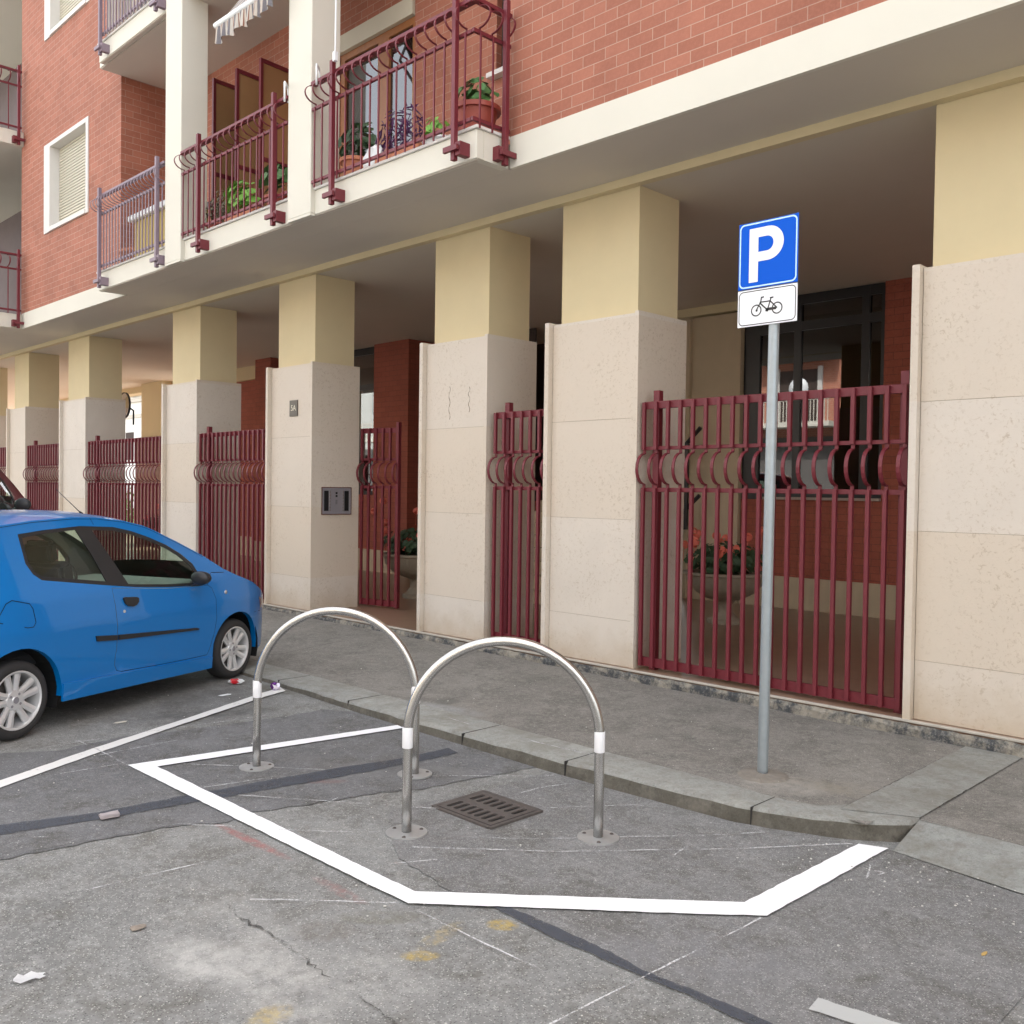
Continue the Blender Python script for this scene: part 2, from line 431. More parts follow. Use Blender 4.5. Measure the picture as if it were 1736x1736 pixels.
def stripes(name):
    k = N(name); s = sep(k)
    f = k.math('FRACT', k.math('MULTIPLY', s[0], 8.5))
    c = k.ramp(f, [(0.0, (0.50, 0.46, 0.41)), (0.28, (0.50, 0.46, 0.41)), (0.30, (0.22, 0.09, 0.055)), (0.38, (0.22, 0.09, 0.055)), (0.40, (0.48, 0.42, 0.36)), (0.62, (0.48, 0.42, 0.36)), (0.64, (0.16, 0.15, 0.16)), (0.72, (0.16, 0.15, 0.16)), (0.74, (0.45, 0.28, 0.20)), (0.84, (0.72, 0.55, 0.45)), (0.86, (0.8, 0.74, 0.66))][:8])
    k.col(c); k.set(Roughness=0.9); MATS[name] = k.m; return k.m
M_stripe = stripes('striped_canvas')

# ------------------------------------------------------------ ground
def zr(x): return -0.2 if x > -3.4 else (-0.2 + (-3.4 - x) * .0073 if x > -9 else -0.159)
def zk(x): return -0.11 if x > -3.4 else (-0.11 - (-3.4 - x) * .005 if x > -9 else -.138)
def zp(x): return -0.105 if x > -3 else (-0.105 + (-3 - x) * .0065 if x > -9 else -.066)

DUST = (0.50, 0.49, 0.46); YEL = (0.50, 0.36, 0.09); RED = (0.36, 0.12, 0.11); DK = (0.09, 0.088, 0.085)
stains = [((-2.83, 1.72, .55, .20, -0.35, 1.0, 9, .36, .66), DUST, .8), ((-3.13, 1.60, .30, .16, .2, 1.0, 10, .33, .62), (0.56, 0.55, 0.52), .8),
          ((-2.65, 1.95, .36, .26, .5, 1.0, 12, .38, .66), DUST, .45), ((-3.3, 1.85, .6, .35, 0, 1.0, 4, .4, .7), DUST, .35), ((-5.2, 1.9, .8, .25, .0, 1.0, 5, .4, .65), (0.27, 0.25, 0.19), .45),
          ((-2.60, 2.58, .07, .055, .6, .6, 30, .35, .6), YEL, .75), ((-2.63, 2.19, .08, .045, .8, .6, 30, .35, .6), YEL, .7),
          ((-2.65, 1.58, .07, .10, .3, .6, 26, .38, .65), YEL, .55), ((-2.70, 2.35, .05, .15, .2, .6, 26, .4, .65), YEL, .35),
          ((-5.15, 2.30, .24, .035, .03, .8, 24, .35, .62), RED, .55), ((-4.52, 2.27, .14, .045, .1, .8, 24, .35, .62), RED, .5),
          ((-4.05, 2.31, .36, .035, .05, .8, 24, .3, .6), RED, .65), ((-3.30, 2.30, .22, .04, .0, .8, 24, .4, .65), RED, .4),
          ((-3.02, 2.05, .16, .10, .7, .6, 12, .35, .6), (0.16, 0.14, 0.12), .6), ((-2.98, 2.27, .20, .07, .8, .6, 12, .35, .6), (0.17, 0.16, 0.12), .55),
          ((-7.3, 3.4, 1.3, .9, .0, .7, 3, .3, .6), (0.10, 0.097, 0.092), .6), ((-6.45, 3.4, .5, .12, 1.1, .6, 8, .35, .6), DK, .6),
          ((-6.9, 4.15, .35, .10, .1, .6, 10, .3, .6), (0.11, 0.10, 0.07), .7), ((-4.8, 4.12, 1.2, .09, .0, .6, 16, .3, .6), (0.30, 0.29, 0.26), .6),
          ((-2.9, 4.22, .5, .07, .0, .6, 16, .3, .6), (0.10, 0.10, 0.085), .7)]
# the kerb foot gathers grit and damp
M_road = asphalt('street_asphalt', 0.240, 0.60, 260, stains, tint=(0.99, 0.99, 0.95))
M_patch = asphalt('dark_asphalt_patch', 0.165, 0.42, 300, [((-2.6, 3.6, 1.2, .5, .1, .9, 5, .35, .65), (0.09, 0.09, 0.095), .55),
          ((-3.0, 3.05, .9, .05, .75, .8, 12, .35, .6), (0.26, 0.17, 0.16), .5), ((-4.75, 3.3, .5, .3, .3, .9, 6, .4, .65), (0.19, 0.185, 0.18), .6),
          ((-4.6, 3.05, .20, .05, .8, .7, 20, .3, .6), (0.25, 0.13, 0.12), .45), ((-4.1, 3.75, .6, .14, .3, .7, 9, .4, .65), (0.22, 0.22, 0.21), .6)], tint=(0.99, 0.99, 1.0))
M_patchr = asphalt('smooth_asphalt_patch', 0.205, 0.5, 280, [((-1.9, 2.9, .5, .4, .4, .9, 5, .4, .65), (0.22, 0.22, 0.23), .5)], tint=(1.0, 0.99, 0.97), pebble=0.45)
M_pave = asphalt('pavement_asphalt', 0.215, 0.44, 300, [((-2.62, 4.78, .30, .20, .2, .8, 14, .35, .6), (0.36, 0.33, 0.29), .75), ((-2.35, 4.95, .3, .16, .2, .8, 12, .35, .6), (0.30, 0.27, 0.22), .6),
          ((-5.42, 4.75, .10, .12, 0, .4, 4, .1, .3), (0.14, 0.14, 0.125), .5), ((-5.35, 4.55, .5, .15, .2, .9, 8, .3, .6), (0.42, 0.43, 0.43), .5)], tint=(1.04, 0.97, 0.87), pebble=0.5)
M_kerb = granite('kerb_granite', (0.31, 0.31, 0.285))
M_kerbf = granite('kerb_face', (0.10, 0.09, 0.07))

KERB_OUT = [(-60, 4.25), (-9, 4.25), (-7.5, 4.25), (-6.3, 4.22), (-5.2, 4.19), (-4.2, 4.20), (-3.43, 4.225), (-2.9, 4.25), (-2.60, 4.284), (-2.445, 4.316), (-2.232, 4.405), (-2.043, 4.523), (-1.92, 4.62), (-1.868, 4.70), (-1.855, 4.777)]
bm = bmesh.new()
xs = [-70, -40, -20, -9, -7, -5, -3.4, -2, 0, 6, 14, 30]; ysr = [-30, -12, -4, 0, 2, 3.2, 4.1, 5.05]
vs = [[bm.verts.new((x, y, zr(x))) for y in ysr] for x in xs]
for i in range(len(xs) - 1):
    for j in range(len(ysr) - 1): bm.faces.new([vs[i][j], vs[i + 1][j], vs[i + 1][j + 1], vs[i][j + 1]])
tag(obj('road', bm, M_road), 'grey street asphalt with patches and chalk lines', kind='structure')
def struct(name, bm, mat, **k): return tag(obj(name, bm, mat, **k), kind='structure')

# far ground sheet reaching the horizon
bm = bmesh.new(); box(bm, -400, 400, -400, 400, -0.5, -0.32); struct('ground', bm, M_road)

patchA_up = [(-6.5, 1.0), (-6.366, 1.892), (-6.199, 2.166), (-6.27, 2.706), (-6.152, 2.939), (-6.049, 3.641), (-6.054, 4.038), (-5.841, 4.185)]
patchA_low = [(-4.7, 0.9), (-4.584, 1.363), (-4.484, 2.065), (-4.354, 2.333), (-4.394, 2.49), (-4.295, 2.796), (-4.2, 3.198), (-4.1, 3.40), (-3.95, 4.19)]
A = dens(patchA_up, .05, .012); A2 = dens(patchA_low, .05, .015)
bm = bmesh.new(); poly(bm, A + A2[::-1], zr, .004); struct('asphalt_patch', bm, M_patch)
P2 = [(-3.83, 4.19), (-3.86, 3.529), (-3.94, 3.048), (-3.437, 2.705), (-2.932, 2.629), (-2.64, 2.668), (-1.6, 2.69), (-1.0, 2.70), (-1.0, 4.3), (-1.5, 4.42), (-1.88, 4.48), (-2.18, 4.41), (-2.6, 4.26), (-3.4, 4.21)]
bm = bmesh.new(); poly(bm, dens(P2[:8], .05, .012) + P2[8:], zr, .004); struct('asphalt_patch', bm, M_patchr)
# tar seals
seal_up = [(-5.6, 0.4), (-5.089, 1.355), (-5.04, 1.498), (-4.902, 1.906), (-4.86, 2.338), (-4.74, 3.202), (-4.633, 3.697), (-4.617, 4.065)]
seal_low = [(-5.45, 0.4), (-4.94, 1.315), (-4.895, 1.455), (-4.80, 1.877), (-4.72, 2.338), (-4.59, 3.101), (-4.52, 3.608), (-4.485, 4.037)]
def resample(P, n):
    P = [Vector(p) for p in P]; L = [0]
    for a, b in zip(P, P[1:]): L.append(L[-1] + (b - a).length)
    out = []
    for i in range(n):
        t = L[-1] * i / (n - 1); j = max(k for k in range(len(L)) if L[k] <= t + 1e-9); j = min(j, len(P) - 2)
        q = P[j].lerp(P[j + 1], (t - L[j]) / (L[j + 1] - L[j])); out.append((q.x, q.y))
    return out
def ribbon_pair(P, Q, n, jit):
    j = lambda L: [(x + random.uniform(-jit, jit), y + random.uniform(-jit, jit)) for x, y in resample(L, n)]
    return j(P), j(Q)
bm = bmesh.new(); P, Q = ribbon_pair(seal_up, seal_low, 90, .006); strip(bm, P, Q, zr, .008); struct('tar_seam', bm, M_tar)
b2l = [(-2.75, 2.655), (-2.513, 2.642), (-2.365, 2.637), (-2.166, 2.648), (-1.99, 2.651), (-1.795, 2.668), (-1.627, 2.659), (-0.8, 2.66)]
b2r = [(-2.72, 2.70), (-2.468, 2.709), (-2.316, 2.708), (-2.131, 2.707), (-1.989, 2.688), (-1.796, 2.707), (-1.666, 2.717), (-0.8, 2.72)]
bm = bmesh.new(); P, Q = ribbon_pair(b2l, b2r, 60, .004); strip(bm, P, Q, zr, .008); struct('tar_seam', bm, M_tar)

# white box
def outline_strip(name, P, Q, mat, dz, n=None, jit=0.0):
    bm = bmesh.new()
    if n: P, Q = ribbon_pair(P, Q, n, jit)
    strip(bm, P, Q, zr, dz); return struct(name, bm, mat)
bm = bmesh.new()
OUT = [(-2.0 + 0.125, 4.500), (-1.912, 3.393), (-2.079 + .005, 3.235), (-2.984, 2.418), (-5.591, 2.362), (-5.17, 4.135)]
INN = [(-2.009, 4.44), (-2.041, 3.438), (-2.10, 3.378), (-3.055, 2.512), (-5.445, 2.478), (-5.215, 4.165)]
INN[5] = (-5.26, 4.20); OUT[5] = (-5.15, 4.13)
OUT = [(-1.884, 4.475), (-1.912, 3.393), (-2.079, 3.235), (-2.984, 2.418), (-5.591, 2.362), (-5.285, 4.165)]
INN = [(-2.009, 4.425), (-2.041, 3.438), (-2.105, 3.378), (-3.055, 2.510), (-5.445, 2.480), (-5.195, 4.150)]
for i in range(5):
    a = dens([OUT[i], OUT[i + 1]], .04); b = resample([INN[i], INN[i + 1]], len(a))
    a = [a[0]] + [(x + random.uniform(-.0025, .0025), y + random.uniform(-.0025, .0025)) for x, y in a[1:-1]] + [a[-1]]
    b = [b[0]] + [(x + random.uniform(-.0025, .0025), y + random.uniform(-.0025, .0025)) for x, y in b[1:-1]] + [b[-1]]
    strip(bm, a, b, zr, .012)
struct('road_marking', bm, M_line)
outline_strip('road_marking', [(-4.6, -0.9), (-5.772, 1.716), (-6.078, 2.33), (-6.40, 3.083), (-6.80, 3.94), (-6.90, 4.2)], [(-4.47, -0.9), (-5.635, 1.67), (-5.965, 2.33), (-6.276, 3.009), (-6.682, 3.925), (-6.764, 4.163)], M_oline, .010, 70, .003)
outline_strip('road_marking', [(-1.46, 2.874), (-1.265, 2.91), (-1.15, 2.94)], [(-1.476, 2.963), (-1.281, 2.998), (-1.16, 3.02)], M_grey, .012, 12, .003)
chalk = [[(-6.29, 2.208), (-6.248, 2.731), (-6.133, 3.508)], [(-6.335, 2.341), (-5.9, 2.36), (-5.577, 2.356)], [(-5.40, 2.60), (-5.073, 2.904), (-4.732, 3.185)],
         [(-5.673, 1.974), (-5.634, 2.37)], [(-4.657, 2.576), (-4.264, 2.872), (-3.765, 3.249)], [(-4.058, 2.467), (-3.707, 2.805)], [(-4.465, 2.136), (-4.2, 2.36)],
         [(-4.223, 3.587), (-3.771, 4.085), (-3.753, 4.139)], [(-3.655, 3.76), (-3.644, 3.921), (-3.566, 4.125)], [(-3.87, 3.16), (-3.77, 3.252)],
         [(-3.388, 3.687), (-3.103, 4.068), (-3.057, 4.098)], [(-3.44, 3.024), (-3.191, 3.244), (-2.991, 3.466)], [(-2.855, 3.639), (-2.573, 3.977), (-2.381, 4.25)],
         [(-3.442, 2.813), (-2.933, 3.279), (-2.576, 3.7), (-2.402, 3.896), (-2.03, 4.40)], [(-2.537, 3.644), (-2.558, 3.814)], [(-2.897, 2.40), (-2.62, 2.405), (-2.216, 2.421)],
         [(-2.008, 1.9), (-1.961, 2.632), (-1.928, 3.14), (-1.915, 3.36)], [(-4.219, 2.841), (-4.261, 2.957)], [(-3.454, 1.967), (-3.328, 2.093), (-3.02, 2.38)],
         [(-3.988, 1.51), (-3.926, 2.038)], [(-5.898, 2.312), (-5.914, 2.824)], [(-1.824, 4.141), (-1.762, 4.179), (-1.78, 4.12)], [(-1.85, 4.20), (-1.80, 4.05)],
         [(-3.35, 2.62), (-3.25, 2.80)], [(-4.75, 1.55), (-4.70, 1.62)], [(-4.9, 2.50), (-4.80, 2.95)]]
bm = bmesh.new()
for c in chalk:
    if len(c) == 2: c = [c[0], tuple((Vector(c[0]) + Vector(c[1])) / 2 + Vector((random.uniform(-.006, .006), random.uniform(-.006, .006)))), c[1]]
    n = max(4, int(sum((Vector(a) - Vector(b)).length for a, b in zip(c, c[1:])) / .05)); q = resample(c, n); L = []; Rr = []
    for i, p in enumerate(q):
        t = Vector(q[min(i + 1, n - 1)]) - Vector(q[max(i - 1, 0)]); t.normalize(); nn = Vector((-t.y, t.x)) * random.uniform(.0025, .005)
        o = Vector(p) + Vector((random.uniform(-.002, .002), random.uniform(-.002, .002))); L.append(tuple(o + nn)); Rr.append(tuple(o - nn))
    strip(bm, L, Rr, zr, .014)
struct('chalk_marks', bm, M_chalk)
# cracks
M_crack = worn('crack_dark', (0.04, 0.037, 0.033), 0.42, 0.56, 120, 0.8)
M_gap = simple('open_joint', (0.035, 0.032, 0.03), 0.9)
def crack(pts, zf, w0, dz, name='crack'):
    bm = bmesh.new(); n = max(6, int(sum((Vector(a) - Vector(b)).length for a, b in zip(pts, pts[1:])) / .025)); q = resample(pts, n); L = []; Rr = []
    for i, p in enumerate(q):
        t = Vector(q[min(i + 1, n - 1)]) - Vector(q[max(i - 1, 0)]); t.normalize(); e = math.sin(math.pi * min(1, (i + .3) / n)) ** .5
        nn = Vector((-t.y, t.x)) * random.uniform(.15, 1.0) * w0 * e; o = Vector(p) + Vector((random.uniform(-1, 1), random.uniform(-1, 1))) * w0
        L.append(tuple(o + nn)); Rr.append(tuple(o - nn))
    strip(bm, L, Rr, zf, dz); return struct(name, bm, M_crack)
crack([(-3.502, 1.878), (-3.377, 1.87), (-3.205, 1.867), (-3.059, 1.879), (-2.913, 1.868), (-2.725, 1.858)], zr, .012, .006)
crack([(-2.566, 1.859), (-2.475, 1.859), (-2.25, 1.84)], zr, .009, .006)
crack([(-4.60, 1.363), (-4.49, 2.065), (-4.36, 2.333)], zr, .004, .009)
crack([(-4.394, 2.49), (-4.295, 2.796), (-4.2, 3.198), (-4.1, 3.40)], zr, .003, .009)

# pavement
bm = bmesh.new()
def pav(x0, x1, y0f, y1):
    n = 12; X = [x0 + (x1 - x0) * i / n for i in range(n + 1)]
    a = [bm.verts.new((x, y0f(x), zk(x) - .001)) for x in X]; b = [bm.verts.new((x, y1, zp(x))) for x in X]
    for i in range(n): bm.faces.new([a[i], a[i + 1], b[i + 1], b[i]])
pav(-60, -9, lambda x: 4.5, 6.40); pav(-9, -3.2, lambda x: 4.5, 6.40); pav(-3.2, -2.0, lambda x: 4.45 if x < -2.7 else 4.5, 6.40); pav(-2.0, -1.853, lambda x: 4.79, 6.40); pav(-1.853, 14, lambda x: 4.762, 6.40)
for v in bm.verts: pass
struct('pavement', bm, M_pave)
crack([(-7.875, 4.60), (-8.144, 5.445), (-8.374, 6.36)], lambda x: -.098, .006, .004)
crack([(-5.383, 4.60), (-5.438, 5.415), (-5.426, 5.681), (-5.452, 6.36)], lambda x: -.098, .004, .004)
crack([(-60, 6.372), (-20, 6.372), (-10, 6.37), (-6, 6.372), (-2, 6.37), (6, 6.37)], lambda x: zp(x), .010, .003)

# kerb
def offs(P, d):
    out = []
    for i, p in enumerate(P):
        t = (Vector(P[min(i + 1, len(P) - 1)]) - Vector(P[max(i - 1, 0)])).normalized(); out.append((p[0] - t.y * d, p[1] + t.x * d))
    return out
KO = [KERB_OUT[0]] + [p for p in dens(KERB_OUT[1:], .11)]
KI = [(x, (4.545 if x > -6 else 4.56)) for x, y in KO]
for i, (x, y) in enumerate(KO):
    if x > -2.75:
        t = min(1, (x + 2.75) / .9); KI[i] = {True: (min(x, -2.19), 4.53)}.get(x < -2.4, (-2.30 + (x + 2.4) * .22, 4.56 + (x + 2.4) * .32))
bm = bmesh.new(); r = .012
tops = [bm.verts.new((x, y, zk(x) + .004)) for x, y in KI]
o1 = [bm.verts.new((x + (0 if i < len(KO) - 6 else -.006), y + r, zk(x) + .004 - random.uniform(0, .002))) for i, (x, y) in enumerate(KO)]
o2 = [bm.verts.new((x, y + random.uniform(-.005, .005), zk(x) - r - random.uniform(0, .008))) for x, y in KO]
o3 = [bm.verts.new((x + (.02 if i > len(KO) - 6 else 0), y - .015, zr(x) - .02)) for i, (x, y) in enumerate(KO)]
for i in range(len(KO) - 1):
    bm.faces.new([o1[i], o1[i + 1], tops[i + 1], tops[i]]); bm.faces.new([o2[i], o2[i + 1], o1[i + 1], o1[i]])
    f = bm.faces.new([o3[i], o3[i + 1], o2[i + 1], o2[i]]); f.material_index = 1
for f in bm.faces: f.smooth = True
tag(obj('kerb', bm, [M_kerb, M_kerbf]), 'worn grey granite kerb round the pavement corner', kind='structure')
for xj, (ya, yb) in {-7.0: (4.24, 4.55), -5.95: (4.21, 4.55), -4.62: (4.185, 4.545), -3.72: (4.20, 4.545), -2.52: (4.29, 4.53)}.items():
    bm = bmesh.new(); box(bm, xj - .0018, xj + .0018, ya - .004, yb, zr(xj) - .01, zk(xj) + .0055); struct('kerb_joint', bm, M_gap)
# granite band across the pavement, dropped apron stone
bm = bmesh.new()
def quadz(bm, pts):
    f = bm.faces.new([bm.verts.new(p) for p in pts]); f.normal_update()
    if f.normal.z < 0: f.normal_flip()
quadz(bm, [(-2.19, 4.60, -.104), (-1.857, 4.777, -.104), (-1.852, 6.38, -.1), (-2.19, 6.38, -.1)])
struct('granite_band', bm, M_kerb)
bm = bmesh.new()
quadz(bm, [(-1.853, 4.777, -.1105), (-1.86, 4.47, -.193), (-1.30, 4.40, -.193), (-1.37, 4.76, -.1105)])
quadz(bm, [(-1.37, 4.76, -.1105), (-1.30, 4.40, -.193), (14, 4.40, -.193), (14, 4.76, -.1105)])
struct('kerb_apron', bm, granite('apron_granite', (0.31, 0.315, 0.295)))
crack([(-1.853, 4.78), (-1.37, 4.757), (3, 4.757)], lambda x: -.1105, .006, .003); crack([(-1.853, 4.78), (-1.852, 5.5), (-1.85, 6.37)], lambda x: -.1035, .005, .002)
crack([(-2.19, 4.62), (-2.19, 5.5), (-2.19, 6.37)], lambda x: -.1035, .004, .002)
bm = bmesh.new(); strip(bm, *[[(x, y) for x, y in L] for L in ribbon_pair([(-5.0, 4.40), (-4.4, 4.36), (-3.6, 4.42)], [(-5.0, 4.408), (-4.4, 4.37), (-3.6, 4.43)], 30, .003)], zk, .008); struct('chalk_marks', bm, M_chalk)
bm = bmesh.new()
for i in range(260):
    x = random.uniform(-7.5, .5); y = random.uniform(1.2, 4.1); s_ = random.uniform(.002, .006); z = zr(x) + .004
    if random.random() < .35: x = random.uniform(-2.3, -1.2); y = random.uniform(3.9, 4.4)
    if random.random() < .2: x = random.uniform(-8, -1.5); y = random.uniform(4.6, 6.3); z = -.105
    bmesh.ops.create_icosphere(bm, subdivisions=1, radius=s_, matrix=Matrix.Translation((x, y, z + s_ * .3)) @ Matrix.Rotation(random.random() * 3, 4, 'Z') @ Matrix.Diagonal((1, random.uniform(.6, 1.4), .6, 1)))
tag(obj('gravel', bm, simple('pale_grit', (0.55, 0.53, 0.49), 0.85, var=0.4, scale=9, bump=0)), kind='stuff')

# portico floor and plinth
bm = bmesh.new(); box(bm, -60, 14, 6.385, 13.5, -.3, -.001); 
struct('portico_floor', bm, M_tile)
bm = bmesh.new(); box(bm, -60, 14, 6.362, 6.39, -.018, .001, bev=.004); struct('portico_threshold', bm, simple('worn_threshold', (0.46, 0.42, 0.36), 0.7, var=.3, scale=9))
bm = bmesh.new()
X = [-60 + i * .06 for i in range(int(74 / .06))]; X = [x for x in X if x > -24] ; X = [-60] + X
for i in range(len(X) - 1):
    pass
up = [bm.verts.new((x, 6.368 + random.uniform(-.010, .002), -.018 + random.uniform(-.012, .0))) for x in X]
md = [bm.verts.new((x, 6.352 + random.uniform(-.008, .004), -.055 + random.uniform(-.01, .01))) for x in X]
lo = [bm.verts.new((x, 6.35 + random.uniform(-.004, .004), -.125)) for x in X]
for i in range(len(X) - 1):
    bm.faces.new([lo[i], lo[i + 1], md[i + 1], md[i]]); bm.faces.new([md[i], md[i + 1], up[i + 1], up[i]])
k = N('plinth_concrete'); c = k.mix((0.30, 0.27, 0.22), (0.055, 0.058, 0.062), k.ramp(k.noise(5, 6, 0.75), [(0.42, 0.0), (0.56, 1.0)])); k.col(k.mix(c, (0.42, 0.40, 0.36), k.ramp(k.noise(30, 5, 0.8), [(0.5, 0.0), (0.75, 0.7)]))); k.set(Roughness=0.9); k.bump(k.noise(40, 5, 0.8), 0.8, 0.01)
struct('plinth', bm, k.m)

# ------------------------------------------------------------ the apartment building
bld = thing('apartment_building', 'brick apartment block on travertine pillars with maroon balcony railings', 'building', (-8, 7, 0), absolute=True)
# ground floor columns
COLS = [(-2.61, -1.57), (-5.97, -4.93), (-7.78, -6.79), (-10.89, -9.89), (-13.92, -12.88), (-18.15, -17.02), (-21.1, -20.1), (-24.3, -23.3), (-27.6, -26.6), (-31, -30), (.75, 1.79), (4.1, 5.14)]
M_joint = simple('stone_joint', (0.33, 0.27, 0.19), 0.9, bump=0)
for (l, r_) in COLS:
    bm = bmesh.new(); box(bm, l + .08, r_ - .08, 6.51, 7.09, 3.02, 4.139)
    col = obj('column', bm, M_plaster, bld)
    bm = bmesh.new(); zz = [0.0, .40, 1.27, 2.14, 3.035]
    for a, b in zip(zz, zz[1:]):
        box(bm, l + .055, r_ - .042, 6.428, 6.50, a + .0015, b - .0015)
        pass
    box(bm, r_ - .040, r_, 6.42, 7.125, 0, 3.05); box(bm, l, l + .05, 6.372, 7.125, 0, 3.05)
    box(bm, l + .055, r_ - .042, 7.05, 7.12, 0, 3.045)
    for f in box(bm, l + .052, r_ - .041, 6.432, 7.10, 0.001, 3.03): f.material_index = 1
    obj('cladding', bm, [M_stone, M_joint], col)
for xs_, z0_, h_ in ((-7.36, 2.40, .34), (-7.06, 2.42, .26)):
    bm = bmesh.new(); n = 14; L = [(xs_ + .012 * math.sin(i * 1.1) + random.uniform(-.004, .004), z0_ - h_ / 2 + h_ * i / n) for i in range(n + 1)]
    a_ = [bm.verts.new((x, 6.4265, z)) for x, z in L]; b_ = [bm.verts.new((x + random.uniform(.004, .012), 6.4265, z)) for x, z in L]
    for i in range(n): bm.faces.new([a_[i], b_[i], b_[i + 1], a_[i + 1]])
    obj('scratch', bm, worn('scratch_mark', (0.26, 0.20, 0.13), 0.35, 0.48, 60, .9), bld)
# beam and slabs
bm = bmesh.new(); box(bm, -60, 14, 6.42, 6.505, 4.13, 4.33); obj('beam', bm, M_plaster, bld)
bm = bmesh.new(); box(bm, -60, 14, 5.62, 6.419, 4.20, 4.33); box(bm, -13.38, -5.70, 5.24, 5.619, 4.2005, 4.33); box(bm, -60, -17.741, 5.281, 5.619, 4.2005, 4.33); obj('soffit', bm, M_soffit, bld)
bm = bmesh.new(); box(bm, -21.0, 14, 6.506, 14, 4.138, 4.33); box(bm, -60, -21.0005, 6.506, 11.1, 4.138, 4.33); obj('portico_ceiling', bm, M_ceil, bld)
YW = 5.60
# brick wall of the upper floors with openings for the loggia and windows (built from rectangles)
HT = 13.6
def wallrects(bm, x0, x1, z0, z1, y0, y1, holes):
    xs = sorted({x0, x1, *[h[0] for h in holes], *[h[1] for h in holes]}); zs = sorted({z0, z1, *[h[2] for h in holes], *[h[3] for h in holes]})
    for a, b in zip(xs, xs[1:]):
        for c, d in zip(zs, zs[1:]):
            if a < x0 or b > x1 or c < z0 or d > z1: continue
            if any(h[0] <= (a + b) / 2 <= h[1] and h[2] <= (c + d) / 2 <= h[3] for h in holes): continue
            box(bm, a, b, y0, y1, c, d)
    bmesh.ops.remove_doubles(bm, verts=bm.verts, dist=1e-5)
    bad = [f for f in bm.faces if not all(len(e.link_faces) <= 2 for e in f.edges)]
WZ = [(5.70, 7.02), (8.86, 10.18)]
bm = bmesh.new()
wallrects(bm, -17.75, -13.58, 4.46, HT, YW, YW + .30, [(-16.52, -14.83, a, b) for a, b in WZ])
box(bm, -5.72, 14, YW, YW + .30, 4.46, HT)
box(bm, -17.75, -17.45, YW + .301, 7.0, 4.46, HT)
box(bm, -13.88, -13.581, YW + .301, 7.0, 4.46, HT)      # left cheek of the loggia
box(bm, -5.719, -5.42, YW + .301, 7.0, 4.46, HT)
for z0 in (4.46, 7.62, 10.75): pass
obj('wall', bm, M_brick, bld)
bm = bmesh.new()
# loggia back wall: openings door window
wallrects(bm, -13.58, -5.72, 4.46, HT, 6.45, 6.6, [(-9.43, -8.02, 4.46, 6.80), (-6.75, -6.35, 5.58, 6.70), (-12.0, -10.7, 4.46, 6.6), (-9.43, -8.02, 7.62, 9.9)])
obj('loggia_wall', bm, M_brick, bld)
# left neighbour loggia (behind a second balcony)
bm = bmesh.new(); box(bm, -34, -17.751, 6.9, 7.05, 4.46, HT); obj('loggia_wall', bm, simple('dark_mauve_plaster', (0.16, 0.13, 0.13), 0.9), bld)  # one even dark mauve base colour
# cream bands at floor levels
bm = bmesh.new()
box(bm, -17.659, -13.40, YW - .02, YW + .018, 4.196, 4.458); box(bm, -5.66, 14, YW - .02, YW + .018, 4.196, 4.458); box(bm, -17.659, -13.41, YW + .019, YW + .3, 4.331, 4.458); box(bm, -5.65, 14, YW + .019, YW + .3, 4.331, 4.458)
obj('floor_band', bm, M_cream, bld)
for zb in (4.20, 7.335, 10.47):
    bm = bmesh.new(); box(bm, -13.40, -5.68, 5.22, 5.30, zb, zb + .235, bev=.004); box(bm, -13.40, -13.32, 5.30, YW - .021, zb, zb + .235); box(bm, -5.76, -5.68, 5.30, YW - .021, zb, zb + .235)
    if zb > 5: box(bm, -13.58, -5.72, 5.30, 6.6, zb + .01, zb + .20)
    else: box(bm, -13.58, -5.72, 5.30, 6.6, 4.33, zb + .225)
    sl_ = obj('balcony_slab', bm, M_cream, bld)
    bm = bmesh.new(); box(bm, -13.42, -5.66, 5.20, 5.40, zb + .236, zb + .262, bev=.003); box(bm, -5.86, -5.66, 5.40, YW - .021, zb + .236, zb + .262, bev=.003)
    obj('coping', bm, M_white, sl_)
    bm = bmesh.new(); box(bm, -13.38, -5.70, 5.235, 5.27, zb - .008, zb - .0005); obj('drip_groove', bm, M_soffit, sl_)
    if zb > 5:
        bm = bmesh.new(); box(bm, -13.57, -5.73, 5.31, 6.59, zb - .002, zb + .009); obj('soffit', bm, M_soffit, bld)
# left neighbour balconies
for zb in (4.20, 7.335, 10.47):
    bm = bmesh.new(); box(bm, -34, -17.66, 5.20, 5.28, zb + .001, zb + .24); box(bm, -17.74, -17.66, 5.281, YW + .1, zb + .001, zb + .24); box(bm, -34, -17.741, 5.281, 6.9, zb + (.135 if zb < 5 else .03), zb + .2); obj('balcony_slab', bm, M_cream, bld)
# upper cream pillars
for (l, r_) in ((-11.22, -10.80), (-8.44, -8.02)):
    bm = bmesh.new(); box(bm, l, r_, 5.165, 5.50, 4.21, HT, bev=.006); box(bm, l + .001, r_ - .001, 5.1655, 5.219, 4.185, 4.2095); obj('pillar', bm, M_cream, bld)
# roof slab (off frame, keeps the rooms dark and closes the block)
bm = bmesh.new(); box(bm, -21, 14, 5.0, 14, HT, HT + .3); box(bm, -34, -21.0005, 5.0, 11.4, HT, HT + .3); obj('roof', bm, M_cream, bld)
bm = bmesh.new(); box(bm, -21, 14, 13.2, 13.5, 4.33, HT); box(bm, -34, -21.01, 10.8, 11.1, 4.33, HT); obj('wall', bm, M_brick, bld)
